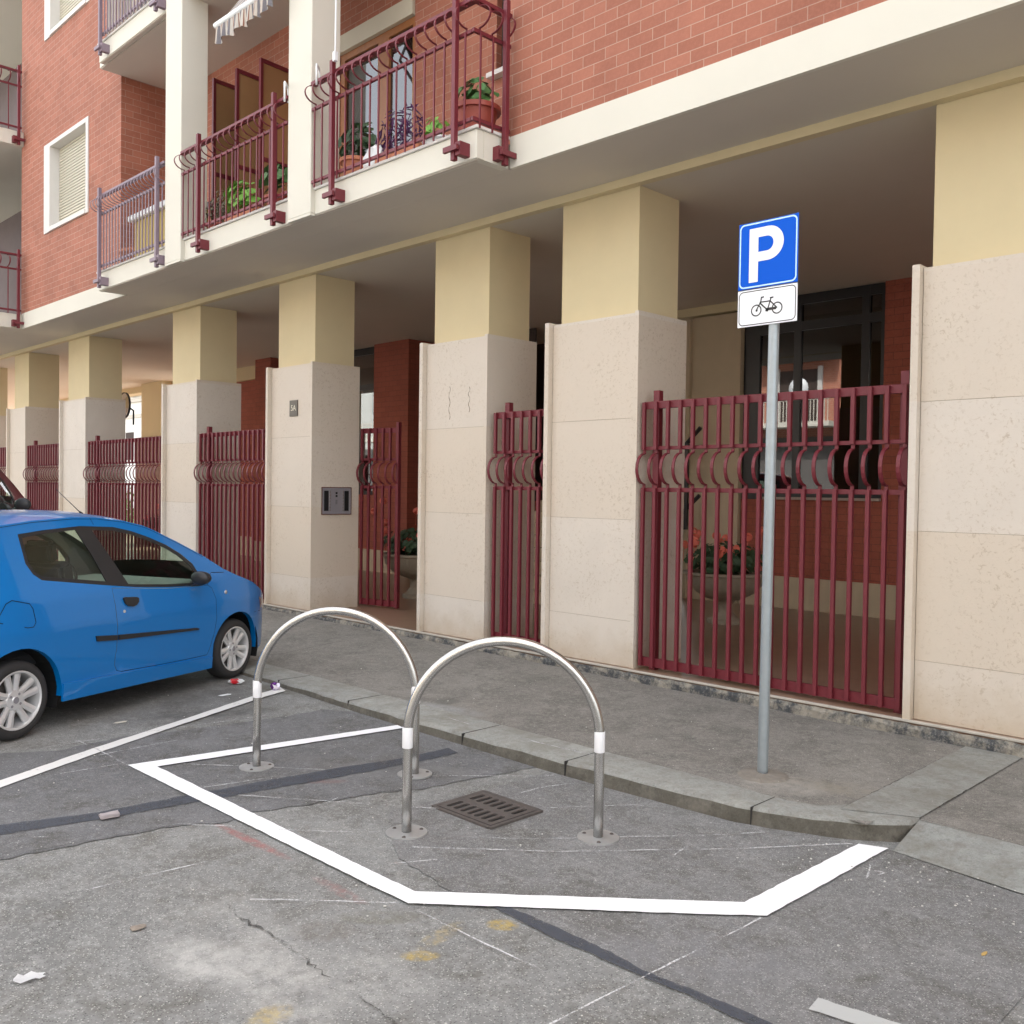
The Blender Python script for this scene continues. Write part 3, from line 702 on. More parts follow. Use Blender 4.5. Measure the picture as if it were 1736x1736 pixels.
# stacked windows with roller shutters in the brick wall
for (a, b) in WZ:
    bm = bmesh.new(); x0, x1 = -16.61, -14.75; z0, z1 = a - .065, b + .06
    for q in ((x0, x0 + .26, z0, z1), (x1 - .085, x1, z0, z1)): box(bm, q[0], q[1], YW - .02, YW + .22, q[2], q[3], bev=.002)
    box(bm, x0 + .261, x1 - .086, YW - .02, YW + .22, z1 - .07, z1, bev=.002); box(bm, x0 + .261, x1 - .086, YW - .035, YW + .22, z0, z0 + .07, bev=.002)
    wf = obj('window', bm, M_white, bld)
    bm = bmesh.new(); n = 27
    zt, zb_ = z1 - .07, z0 + .12
    for i in range(n):
        h = (zt - zb_) / n; z = zb_ + i * h; box(bm, x0 + .262, x1 - .087, YW + .13, YW + .15, z + .008, z + h - .006, bev=.003)
    obj('roller_shutter', bm, M_shut, wf)
    bm = bmesh.new(); box(bm, x0 + .262, x1 - .087, YW + .155, YW + .17, z0 + .07, zt); obj('pane', bm, M_dark, wf)
# loggia door-window
bm = bmesh.new(); x0, x1 = -9.42, -8.03; y = 6.47
for q in ((x0, x0 + .08), (-8.70, -8.50), (x1 - .05, x1)): box(bm, q[0], q[1], y, y + .08, 4.47, 6.60)
box(bm, x0, x1, y + .001, y + .079, 6.52, 6.6); dw = obj('window', bm, M_wood, bld)
bm = bmesh.new(); box(bm, x0, x1, y - .05, y + .1, 6.601, 6.80); obj('shutter_box', bm, M_shut, dw)
bm = bmesh.new(); box(bm, x0 + .08, x1 - .05, y + .03, y + .04, 4.5, 6.52); obj('pane', bm, M_win, dw)
bm = bmesh.new()
for (cx0, cx1, taper) in ((-9.33, -8.95, .16), (-8.48, -8.12, .14), (-8.95, -8.72, 0.05)):
    n = 26; rows = []
    for j in range(9):
        z = 6.5 - j * .25; tt = max(0, 1 - abs(z - 5.6) / .9) * taper
        rows.append([bm.verts.new((cx0 + (cx1 - tt - cx0) * i / n, y + .10 + .02 * math.sin(i * 1.7), z)) for i in range(n + 1)])
    for a_, b_ in zip(rows, rows[1:]):
        for i in range(n): bm.faces.new([b_[i], b_[i + 1], a_[i + 1], a_[i]])
obj('curtain', bm, M_curt, dw, smooth=True)
bm = bmesh.new(); box(bm, -9.6, -7.9, 7.4, 7.5, 4.4, 7.0); box(bm, -9.6, -9.5, 6.61, 7.4, 4.4, 7.0); box(bm, -7.98, -7.9, 6.61, 7.4, 4.4, 7.0); obj('room', bm, M_room, bld)
bm = bmesh.new(); box(bm, -12.0, -10.7, 6.5, 6.55, 4.46, 6.6); obj('door', bm, M_room, bld)
bm = bmesh.new(); box(bm, -6.75, -6.35, 6.52, 6.55, 5.58, 6.7); w3 = obj('window', bm, M_room, bld)
bm = bmesh.new(); box(bm, -6.80, -6.25, 6.36, 6.5, 5.53, 5.575); obj('window_sill', bm, M_white, w3)

# portico interior
bm = bmesh.new()
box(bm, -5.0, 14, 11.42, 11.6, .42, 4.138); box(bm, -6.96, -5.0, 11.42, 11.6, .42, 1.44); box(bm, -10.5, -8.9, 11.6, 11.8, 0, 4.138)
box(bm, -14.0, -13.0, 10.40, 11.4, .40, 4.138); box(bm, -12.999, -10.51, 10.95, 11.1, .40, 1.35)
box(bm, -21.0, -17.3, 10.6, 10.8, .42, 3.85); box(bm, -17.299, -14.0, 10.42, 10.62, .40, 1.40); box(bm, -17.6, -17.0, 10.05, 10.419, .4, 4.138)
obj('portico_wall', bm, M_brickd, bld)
bm = bmesh.new()
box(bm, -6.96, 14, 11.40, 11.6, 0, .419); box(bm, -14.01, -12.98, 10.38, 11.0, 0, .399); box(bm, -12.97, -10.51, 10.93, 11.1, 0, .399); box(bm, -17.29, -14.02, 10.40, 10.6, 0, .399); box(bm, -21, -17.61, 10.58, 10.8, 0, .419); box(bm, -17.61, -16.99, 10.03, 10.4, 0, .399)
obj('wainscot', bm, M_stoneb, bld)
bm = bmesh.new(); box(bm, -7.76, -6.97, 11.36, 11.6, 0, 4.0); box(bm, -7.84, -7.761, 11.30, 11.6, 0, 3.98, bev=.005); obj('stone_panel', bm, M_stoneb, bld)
bm = bmesh.new(); box(bm, -8.899, -6.9, 11.30, 11.5, 4.02, 4.1375); obj('inner_beam', bm, M_plaster, bld); bm = bmesh.new(); box(bm, -21.0, -17.61, 10.5, 10.81, 3.851, 4.137); obj('inner_beam', bm, M_plaster, bld); bm = bmesh.new(); box(bm, -34, -21.01, 10.75, 11.09, 3.98, 4.137); obj('inner_beam', bm, M_plaster, bld)
bm = bmesh.new(); box(bm, -60, 14, 13.0, 13.2, 0, 4.138) if False else None
for (l, r_, yy) in ((-24.1, -22.85, 10.5), (-28.3, -27.3, 10.5)):
    bm = bmesh.new(); box(bm, l, r_, yy, yy + .5, 2.75, 4.138); cc = obj('column', bm, M_plaster, bld)
    bm = bmesh.new(); box(bm, l - .12, r_ + .1, yy - .1, yy + .6, 0, 2.75); obj('cladding', bm, simple('brown_cladding', (0.20, 0.10, 0.07), 0.6), cc)
# lobby window: dark metal frame, mirror-like glass, dark room behind
bm = bmesh.new(); y = 11.44
for q in ((-6.96, -6.72), (-6.22, -6.12), (-5.30, -5.20), (-5.05, -5.001)): box(bm, q[0], q[1], y, y + .08, 1.44, 4.13)
for q in ((4.0, 4.13), (3.66, 3.78), (1.45, 1.52)): box(bm, -6.719, -5.051, y + .003, y + .077, q[0], q[1])
lw = obj('lobby_window', bm, M_dark, bld)
bm = bmesh.new(); box(bm, -6.72, -5.05, y + .03, y + .035, 1.5, 4.05); obj('pane', bm, M_win, lw)
bm = bmesh.new(); box(bm, -6.60, -5.0, 11.37, 11.44, 1.441, 1.475); obj('window_sill', bm, simple('worn_sill', (0.40, 0.30, 0.25), 0.6), lw)
bm = bmesh.new(); box(bm, -9.0, -4.6, 12.9, 13.0, 0, 4.138); box(bm, -6.968, -6.90, 11.61, 12.9, 0, 4.138); box(bm, -4.7, -4.6, 11.61, 12.9, 0, 4.138); obj('room', bm, M_room, bld)
# entrance door by the gate
bm = bmesh.new(); y = 10.52
for q in ((-17.0, -16.9), (-15.95, -15.85), (-15.25, -15.15), (-14.08, -14.01)): box(bm, q[0], q[1], y, y + .08, 0.0, 4.13)
for q in ((4.0, 4.13), (3.35, 3.45), (1.40, 1.47)): box(bm, -17.0, -14.02, y + .003, y + .077, q[0], q[1])
ed = obj('entrance_door', bm, M_dark, bld)
bm = bmesh.new(); box(bm, -17.0, -14.02, y + .03, y + .035, 1.40, 4.05); obj('pane', bm, M_win, ed)
bm = bmesh.new(); box(bm, -17.3, -13.98, 12.3, 12.4, 0, 4.138); obj('room', bm, M_room, bld)
bm = bmesh.new()
for q in ((-12.9, -12.84), (-12.4, -12.34)): box(bm, q[0], q[1], 10.96, 11.0, 1.35, 3.9)
wd = obj('window', bm, M_dark, bld)
bm = bmesh.new(); box(bm, -12.97, -10.51, 11.0, 11.02, 1.35, 4.13); obj('pane', bm, M_room, wd)
bm = bmesh.new(); box(bm, -12.97, -11.5, 10.90, 10.95, 1.352, 1.38); obj('window_sill', bm, M_white, wd)
# dark back wall added behind the stairs to shut out the bright outside
bm = bmesh.new(); box(bm, -13.9, -8.9, 12.3, 12.4, 0, 4.138); obj('room', bm, M_room, bld)
# stairs inside
bm = bmesh.new()
for i in range(8): box(bm, -10.45, -7.9, 9.1 + .28 * i, 9.1 + .28 * (i + 1), 0, .17 * (i + 1), bev=.006)
st = tag(obj('staircase', bm, M_stoneb), 'short flight of tan stone steps inside the portico behind the narrow fence', 'stairs')
# stair rail seen left of the lobby panel
sr = thing('stair_railing', 'black metal stair handrail beside the tan stone panel', 'railing', (-7.7, 10.3, 0), absolute=True)
bm = bmesh.new(); tube(bm, [(-7.95, 11.0, 1.95), (-7.7, 11.05, 2.12), (-7.42, 11.1, 2.42)], .03, 8); obj('handrail', bm, M_dark, sr)
for xx, z0, z1 in ((-7.90, .6, 4.0), (-7.62, 1.0, 2.2)):  # the tall first one is a dark strip standing for the dark gap there
    bm = bmesh.new(); box(bm, xx, xx + .05, 11.02, 11.06, z0, z1); obj('post', bm, M_dark, sr)
bm = bmesh.new(); tube(bm, [(-7.95, 11.0, .95), (-7.42, 11.1, 1.48)], .03, 8); obj('rail', bm, M_dark, sr)

# ------------------------------------------------------------ metal fences between the columns
SY = 0.0
def arc_bm(bulge=.105, z0=1.53, z1=1.88, w_=.027, th=.009, x=0):
    """flat bar bowed towards the street (-y)"""
    pts = [(0.012, z0), (0.012, z0 + .045)]
    zc, rz = (z0 + z1) / 2, (z1 - z0) / 2 - .045
    for i in range(11):
        a = -math.pi / 2 + math.pi * i / 10; pts.append((0.012 - bulge * math.cos(a) ** 1.0, zc + rz * math.sin(a)))
    pts += [(0.012, z1 - .045), (0.012, z1)]
    bm = bmesh.new(); n = len(pts); L = []
    for i, (y_, z_) in enumerate(pts):
        a = Vector(pts[max(0, i - 1)]); b = Vector(pts[min(n - 1, i + 1)]); t = (b - a).normalized(); nn = Vector((-t.y, t.x)) * th / 2
        L.append([bm.verts.new((sx * w_ / 2, y_ + sn * nn.x, z_ + sn * nn.y)) for sx, sn in ((-1, -1), (1, -1), (1, 1), (-1, 1))])
    for a, b in zip(L, L[1:]):
        for k_ in range(4): bm.faces.new([a[k_], a[(k_ + 1) % 4], b[(k_ + 1) % 4], b[k_]])
    bm.faces.new(L[0][::-1]); bm.faces.new(L[-1])
    return bm
first = {}
def shared(name, maker, mat, parent, loc, smooth=False):
    key = name + mat.name
    if key not in first or first[key] is None:
        o = obj(name.split('|')[0], maker(), mat, None, smooth); o.parent = parent; o.location = loc; first[key] = o; return o
    return link_copy(first[key], parent, loc)
def make_fence(name, label, cat, W, x, y, rot=0.0, posts=(0.10,), spacing=.128, group='maroon metal fence panels between the stone pillars', tallend=False):
    g = thing(name, label, cat, (x, y, 0), rot, group)
    for nm, z0, z1, d in (('top_rail', 2.212, 2.275, .03), ('upper_rail', 1.865, 1.895, .03), ('middle_rail', 1.512, 1.548, .03), ('bottom_rail', .028, .105, .03)):
        bm = bmesh.new(); box(bm, 0, W, .0165, .0165 + d, z0, z1, bev=.002); obj(nm, bm, M_maroon, g)
    for px in posts:
        bm = bmesh.new(); box(bm, px - .03, px + .03, .05, .11, -.002, 2.37, bev=.003); obj('post', bm, M_maroon, g)
    n = int(round(W / spacing)); 
    for i in range(n + 1):
        bx = .015 + (W - .03) * i / n
        shared('lower_bar', lambda: B(-.0145, .0145, -.014, .016, .032, 1.545, bev=.0015), M_maroon, g, (bx, 0, 0))
        shared('upper_bar', lambda: B(-.0145, .0145, -.014, .016, 1.868, 2.268, bev=.0015), M_maroon, g, (bx, 0, 0))
        shared('bowed_bar', arc_bm, M_maroon, g, (bx, 0, 0), False)
    if tallend:
        bm = bmesh.new(); box(bm, W - .02, W + .02, -.02, .04, .02, 2.34, bev=.003); obj('end_post', bm, M_maroon, g)
    return g
make_fence('metal_fence', 'widest maroon fence panel, behind the bicycle parking sign pole', 'fence', 2.24, -4.90, 6.46, posts=(.10, 2.20))
make_fence('metal_fence', 'narrow maroon fence panel between two stone pillars with tan steps behind it', 'fence', .74, -6.715, 6.46, posts=(.12,))
make_fence('metal_gate', 'open maroon gate leaf by the pillar carrying the intercom', 'gate', .60, -9.89, 7.16, rot=R(13), posts=(), group='open gate leaf', tallend=True)
make_fence('metal_fence', "maroon fence panel behind the blue car's bonnet, one pillar before the intercom", 'fence', 1.90, -12.85, 6.46, posts=(.13,))
make_fence('metal_fence', "maroon fence panel with red flowers behind it, over the blue car's roof", 'fence', 2.85, -16.98, 6.46, posts=(.2,))
make_fence('metal_fence', 'distant maroon fence panel just beyond the blue car antenna', 'fence', 1.9, -20.07, 6.46, posts=(.2,))
make_fence('metal_fence', "most distant maroon fence panel, above the dark red vehicle's mirror", 'fence', 2.1, -23.27, 6.46, posts=(.2,))

# ------------------------------------------------------------ balcony railings (parts of the building)
def curl_bm():
    return arc_bm(.125, .985, 1.25, .018, .006)
def railing(x0, x1, z, y, mat, posts, nb, pname=''):
    bm = bmesh.new(); box(bm, x0, x1, y - .01, y + .055, z + 1.225, z + 1.26, bev=.003)
    r_ = obj('railing', bm, mat, bld)
    bm = bmesh.new(); box(bm, x0, x1, y + .003, y + .03, z + .98, z + 1.01, bev=.002); obj('middle_rail', bm, mat, r_)
    bm = bmesh.new(); box(bm, x0, x1, y + .003, y + .03, z + .275, z + .305, bev=.002); obj('bottom_rail', bm, mat, r_)
    for px in posts:
        bm = bmesh.new(); box(bm, px - .022, px + .022, y - .055, y - .012, z - .02, z + 1.33, bev=.002)
        box(bm, px - .085, px + .085, y - .085, y - .056, z + .045, z + .09, bev=.002); box(bm, px + .03, px + .09, y - .05, y + .085, z + .01, z + .12, bev=.002)
        obj('post', bm, mat, r_)
    for i in range(nb):
        bx = x0 + (x1 - x0) * (i + .5) / nb
        key = 'baluster' + mat.name
        loc = Vector((bx, y, z)) - BASE[bld.name]
        shared('baluster', lambda: B(-.008, .008, -.008, .004, .225, 1.0, bev=.001), mat, r_, loc)
        shared('curl', curl_bm, mat, r_, loc)
    return r_
yr_ = 5.16
railing(-13.30, -11.23, 4.21, yr_, M_mauve, (-13.13, -11.36), 22)
railing(-10.79, -8.45, 4.21, yr_, M_maroon, (-10.28, -8.65), 18)
railing(-8.01, -5.70, 4.21, yr_, M_maroon, (-7.60, -5.85), 18)
railing(-13.30, -11.23, 7.345, yr_, M_mauve, (-13.13, -11.42), 22)
railing(-10.79, -8.45, 7.345, yr_, M_maroon, (-10.28, -8.65), 18)
railing(-8.01, -5.70, 7.345, yr_, M_maroon, (-7.60, -5.85), 18)
railing(-22, -17.62, 4.21, 5.13, M_maroon, (-19.2, -17.85), 26)
railing(-22, -17.62, 7.345, 5.13, M_maroon, (-19.2, -17.85), 26)
def return_rail(x, y0, y1, z, mat, nb, post_y):
    bm = bmesh.new(); box(bm, x - .045, x + .01, y0, y1, z + 1.225, z + 1.26, bev=.003); r_ = obj('railing', bm, mat, bld)
    bm = bmesh.new(); box(bm, x - .03, x - .003, y0, y1, z + .98, z + 1.01); obj('middle_rail', bm, mat, r_)
    bm = bmesh.new(); box(bm, x - .03, x - .003, y0, y1, z + .275, z + .305); obj('bottom_rail', bm, mat, r_)
    bm = bmesh.new(); box(bm, x + .012, x + .055, post_y - .022, post_y + .022, z - .02, z + 1.33, bev=.002); box(bm, x + .056, x + .085, post_y - .085, post_y + .085, z + .045, z + .09); box(bm, x - .05, x + .05, post_y - .09, post_y - .03, z + .01, z + .12)
    obj('post', bm, mat, r_)
    for i in range(nb):
        yy = y0 + (y1 - y0) * (i + .5) / nb
        for nm in ('baluster', 'curl'):
            link_copy(first[nm + mat.name], r_, Vector((x, yy, z)) - BASE[bld.name], math.pi / 2)
for z in (4.21, 7.345): return_rail(-5.66, 5.16, 5.58, z, M_maroon, 3, 5.49)
for z in (4.21, 7.345): return_rail(-17.62, 5.13, 5.56, z, M_maroon, 3, 5.50)

# ------------------------------------------------------------ things on the balconies
def leaf(bm, c, s_, nrm, w_=.6, fold=.15):
    n = Vector(nrm).normalized(); a = n.cross(Vector((random.uniform(-1, 1), random.uniform(-1, 1), random.uniform(-1, 1)))).normalized(); b = n.cross(a); c = Vector(c)
    pts = [c - a * s_, c - a * s_ * .3 + b * s_ * w_, c + a * s_ * .5 + b * s_ * w_ * .7, c + a * s_, c + a * s_ * .5 - b * s_ * w_ * .7, c - a * s_ * .3 - b * s_ * w_]
    mid = [bm.verts.new(pts[0] + n * 0), bm.verts.new(pts[3])]
    v = [bm.verts.new(p + n * s_ * fold) for p in (pts[1], pts[2])]; u = [bm.verts.new(p + n * s_ * fold) for p in (pts[5], pts[4])]
    bm.faces.new([mid[0], v[0], v[1], mid[1]]); bm.faces.new([mid[0], mid[1], u[1], u[0]])
def foliage(c, r3, n, s_, w_=.7, up=.4):
    bm = bmesh.new()
    for i in range(n):
        while True:
            d = Vector((random.uniform(-1, 1), random.uniform(-1, 1), random.uniform(-1, 1)))
            if .2 < d.length <= 1: break
        p = Vector(c) + Vector((d.x * r3[0], d.y * r3[1], d.z * r3[2]))
        leaf(bm, p, s_ * random.uniform(.7, 1.2), (d.x + random.uniform(-.5, .5), d.y - .5 + random.uniform(-.5, .5), abs(d.z) + up), w_)
    for i in range(max(3, n // 12)):
        d = Vector((random.uniform(-.7, .7) * r3[0], random.uniform(-.7, .7) * r3[1], random.uniform(0, .7) * r3[2]))
        tube(bm, [Vector(c) + Vector((d.x * .2, d.y * .2, -r3[2])), Vector(c) + d * .6 + Vector((0, 0, -r3[2] * .2)), Vector(c) + d], .004, 4)
    return bm
def pot_bm(r_, h, rim=.02):
    bm = bmesh.new(); lathe(bm, [(r_ * .0, 0), (r_ * .7, 0), (r_ * .95, h * .85), (r_ * 1.0 + rim, h * .85), (r_ + rim, h), (r_ * .9, h), (r_ * .85, h * .9), (0, h * .9)], 24); return bm
def potted(label, x, y, z, potmat, r_, h, leaves, lm, group='pots along the first floor balcony', square=None):
    t = thing('potted_plant', label, 'potted plant', (x, y, z), 0, group)
    if square:
        bm = bmesh.new(); box(bm, -square / 2, square / 2, -.09, .09, 0, h, bev=.012); obj('planter', bm, potmat, t)
    else: obj('pot', pot_bm(r_, h), potmat, t, smooth=True, angle=40)
    obj('foliage', leaves, lm, t); return t
zc = 4.462
potted('large round-leaved green plant in a terracotta pot by the second cream pillar', -7.62, 5.42, zc, M_terra, .14, .22, foliage((0, 0, .40), (.25, .12, .20), 60, .07, .6), M_leafd)
potted('spiky purple plant in a long terracotta trough, centre of the nearest balcony', -6.95, 5.42, zc, M_terra, .1, .13, foliage((0, 0, .32), (.34, .10, .24), 150, .07, .12, .2), M_purp, square=.75)
potted('small pale green plant in a white bowl near the balcony corner', -6.38, 5.44, zc, M_whitep, .15, .10, foliage((-.12, 0, .22), (.18, .08, .12), 34, .045, .7), M_leafl)
potted('leafy green plant in a wide red-brown pot in the balcony corner', -5.93, 5.44, zc, M_terrad, .19, .26, foliage((0, -.02, .36), (.22, .14, .13), 60, .055, .8), M_leaf)
potted('green plant with big pale leaves in a terracotta trough between the cream pillars', -9.75, 5.42, zc, M_terra, .1, .15, foliage((-.05, -.03, .33), (.30, .11, .17), 46, .075, .75), M_leafl, square=.62)
potted('green plant with broad rounded leaves beside the tall maroon post', -9.05, 5.42, zc, M_terrad, .13, .16, foliage((0, -.02, .36), (.26, .11, .15), 34, .085, .8), M_leaf)
potted('dry grey bushy plant behind the railing next to the first cream pillar', -10.38, 5.45, zc, M_terrad, .14, .12, foliage((0, 0, .30), (.32, .12, .24), 190, .03, .5), M_dry)
bl = thing('white_bag', 'crumpled white plastic bag between the pots on the nearest balcony', 'bag', (-7.30, 5.40, zc))
bm = bmesh.new(); bmesh.ops.create_icosphere(bm, subdivisions=3, radius=.13)
for v in bm.verts:
    v.co.z = max(v.co.z, -.09); k_ = 1 + .18 * math.sin(v.co.x * 50 + v.co.y * 30) * math.cos(v.co.z * 45); v.co = Vector((v.co.x * k_ * 1.1, v.co.y * k_ * .7, v.co.z * k_ + .09 + (max(0, v.co.z) * .5)))
obj('bag_body', bm, M_whitep, bl); bm = bmesh.new(); tube(bm, [(.05, 0, .2), (.09, 0, .26), (.12, 0, .2)], .012, 6); obj('handle', bm, M_whitep, bl)
cb = thing('storage_cabinet', 'ochre balcony cabinet with a white lid beside the first cream pillar', 'cabinet', (-12.05, 5.55, 4.43))
bm = bmesh.new(); box(bm, -.62, .70, -.14, .25, 0, .62, bev=.01); obj('body', bm, M_yel, cb)
bm = bmesh.new(); box(bm, -.70, .74, -.20, .28, .621, .70, bev=.012); obj('lid', bm, M_whitep, cb)
pb = tag(obj('plant_bowl', pot_bm(.26, .30), M_terra, None, True, (-12.95, 5.62, 4.43)), 'wide empty terracotta bowl at the far end of the mauve railing', 'bowl')
# folding screens
for i in range(3):
    x = -11.22 + .47 * i
    s_ = thing('balcony_screen', ['hinged maroon framed screen nearest the first cream pillar', 'middle one of three hinged maroon framed screens on the balcony', 'hinged maroon framed screen nearest the second cream pillar'][i], 'screen', (x, 5.78 + .06 * i, 4.44), R(4), 'hinged screens on the balcony')
    bm = bmesh.new()
    for q in ((0, .04), (.56, .60)): box(bm, -.02, .02, q[0], q[1], .05, 2.22, bev=.002)
    for q in ((.05, .1), (1.0, 1.05), (2.17, 2.219)): box(bm, -.019, .019, .041, .559, q[0], q[1])
    obj('frame', bm, M_maroon, s_); bm = bmesh.new(); box(bm, -.006, .006, .041, .559, .1, 2.17); obj('panel', bm, M_pant, s_)
# awning hanging in the middle bay
aw = thing('striped_awning', 'rolled-out striped canvas awning with white front bar above the middle bay', 'awning', (-9.1, 5.0, 6.49), absolute=True)
bm = bmesh.new(); tube(bm, [(-9.64, 5.0, 6.50), (-8.45, 5.0, 6.49)], .035, 14); obj('front_bar', bm, M_whitep, aw, smooth=True, angle=50)
bm = bmesh.new(); n = 60
ro = []
for j in range(3):
    row = []
    for i in range(n + 1):
        x = -9.62 + 1.15 * i / n; zz = 6.50 - j * .10 - (.025 * math.sin(i * .42) if j == 2 else 0); row.append(bm.verts.new((x, 4.985 - .012 * math.sin(i * .9) * j, zz)))
    ro.append(row)
for a, b in zip(ro, ro[1:]):
    for i in range(n): bm.faces.new([a[i], b[i], b[i + 1], a[i + 1]])
obj('valance', bm, M_stripe, aw)
bm = bmesh.new(); v = [bm.verts.new(p) for p in ((-9.60, 5.02, 6.52), (-8.50, 5.02, 6.51), (-8.50, 5.55, 7.30), (-9.60, 5.55, 7.30))]; bm.faces.new(v); obj('canopy', bm, M_stripe, aw)
bm = bmesh.new(); tube(bm, [(-9.62, 5.02, 6.50), (-9.62, 5.5, 6.95), (-9.62, 5.35, 7.3)], .02, 6); tube(bm, [(-8.47, 5.02, 6.50), (-8.47, 5.5, 6.95), (-8.47, 5.35, 7.3)], .02, 6); obj('arm', bm, M_whitep, aw)
# striped cloth behind the upper railing
bm = bmesh.new(); n = 80
for j, z in enumerate((7.62, 8.6)):
    pass
a = [bm.verts.new((-13.25 + 2.0 * i / n, 5.26 + .012 * math.sin(i * 1.3), 7.66)) for i in range(n + 1)]; b = [bm.verts.new((-13.25 + 2.0 * i / n, 5.26 + .015 * math.sin(i * 1.3 + .4), 8.55)) for i in range(n + 1)]
for i in range(n): bm.faces.new([a[i], a[i + 1], b[i + 1], b[i]])
tag(obj('balcony_cloth', bm, M_stripe), 'striped pink and cream cloth screening the upper floor railing', 'cloth')
bm = bmesh.new()
a = [bm.verts.new((-21.2 + 2.9 * i / n, 5.14 + .012 * math.sin(i * 1.3), 4.52)) for i in range(n + 1)]; b = [bm.verts.new((-21.2 + 2.9 * i / n, 5.14 + .015 * math.sin(i * 1.3 + .4), 5.38)) for i in range(n + 1)]
for i in range(n): bm.faces.new([a[i], a[i + 1], b[i + 1], b[i]])
tag(obj('balcony_cloth', bm, M_stripe), 'pale striped cloth behind the lower railing at the facade end', 'cloth')
# white awning arm at the neighbour loggia
na = thing('folding_awning', 'folded awning with a pale arm hanging under the far upper balcony', 'awning', (-18.6, 5.3, 6.6), absolute=True)
bm = bmesh.new(); tube(bm, [(-18.25, 5.15, 7.0), (-18.9, 5.0, 6.25)], .035, 8); obj('arm', bm, M_whitep, na)
bm = bmesh.new(); box(bm, -18.5, -18.0, 5.1, 5.25, 7.02, 7.13, bev=.01); obj('housing', bm, M_whitep, na)
bm = bmesh.new(); v = [bm.verts.new(p) for p in ((-18.3, 5.2, 7.1), (-22, 5.2, 7.1), (-22, 4.8, 6.1), (-18.9, 4.8, 6.1))]; bm.faces.new(v); obj('canopy', bm, simple('grey_canvas', (0.16, 0.15, 0.16), 0.9), na)
# thin white antenna pole on the balcony post
wp = thing('antenna_pole', 'thin white pole rising from the railing beside the second cream pillar', 'pole', (-7.52, 5.10, 5.5))
bm = bmesh.new(); tube(bm, [(0, 0, 0), (.005, 0, .6), (.02, 0, 2.2)], .009, 8); obj('rod', bm, M_whitep, wp); bm = bmesh.new(); box(bm, -.02, .02, -.02, .02, 0, .09, bev=.004); obj('clamp', bm, M_whitep, wp)
for (x, lab) in ((-8.50, 'bent white pipe hook on the railing before the second cream pillar'), (-7.93, 'bent white pipe hook on the railing just past the second cream pillar')):
    bm = bmesh.new(); tube(bm, [(0, .12, 0), (0, .12, .12), (.02, .10, .15), (.10, .02, .15), (.13, 0, .13), (.13, 0, -.06)], .010, 8); tag(obj('pipe_hook', bm, M_whitep, None, True, (x, 5.08, 5.42)), lab, 'hook', 'white pipe hooks on the railing')

# ------------------------------------------------------------ things fixed to the pillar
ic = thing('intercom_panel', 'grey metal intercom with two rows of door buttons on the pillar side', 'intercom', (-9.888, 6.78, 1.35))
bm = bmesh.new(); box(bm, 0, .012, -.215, .215, -.165, .165, bev=.003); obj('back_plate', bm, M_panel, ic)
bm = bmesh.new(); 
for s1 in (-1, 1): box(bm, .004, .018, s1 * .217 - .006, s1 * .217 + .006, -.171, .171); box(bm, .0045, .0175, -.211, .211, s1 * .167 - .005, s1 * .167 + .005)
obj('rim', bm, M_steel, ic)
for s1 in (-1, 1):
    bm = bmesh.new(); box(bm, .0125, .016, s1 * .15 - .032, s1 * .15 + .032, -.125, .125); obj('name_strip', bm, M_hole, ic)
for s1 in (-1, 1):
    for i in range(14):
        key = 'button'
        shared('button', lambda: B(.0125, .020, -.007, .007, -.005, .005, bev=.002), M_steel, ic, (0, s1 * .098, -.12 + i * .0185))
bm = bmesh.new(); box(bm, .0125, .016, -.013, .013, .085, .11); box(bm, .0125, .016, -.013, .013, .048, .073)
for i in range(5):
    for j in range(3): box(bm, .0125, .014, -.012 + j * .009, -.007 + j * .009, -.04 + i * .012, -.035 + i * .012)
obj('speaker', bm, M_hole, ic)

def text_mesh(body, size, mat, name, parent, M4, extrude=.0008, bold=0.0, align='CENTER'):
    cu = bpy.data.curves.new(name, 'FONT'); cu.body = body; cu.size = size; cu.extrude = extrude; cu.offset = bold; cu.align_x = align; cu.align_y = 'CENTER'
    t = bpy.data.objects.new('tmp', cu); C.objects.link(t)
    me = bpy.data.meshes.new_from_object(t.evaluated_get(bpy.context.evaluated_depsgraph_get())); bpy.data.objects.remove(t)
    me.name = name; me.transform(M4); me.materials.clear(); me.materials.append(mat)
    o = bpy.data.objects.new(name, me); C.objects.link(o); o.parent = parent; return o
FRONT = Matrix(((1, 0, 0, 0), (0, 0, -1, 0), (0, 1, 0, 0), (0, 0, 0, 1)))  # text facing -y
hn = thing('house_number_plate', 'small dark metal number plate reading 5A high on the stone pillar', 'number plate', (-10.30, 6.426, 2.50))
bm = bmesh.new(); box(bm, -.09, .09, -.012, 0, -.10, .10, bev=.003); obj('plate', bm, M_plate, hn)
text_mesh('5A', .10, M_shut, 'numerals', hn, Matrix.Translation((0, -.0125, 0)) @ FRONT, .001, .001)

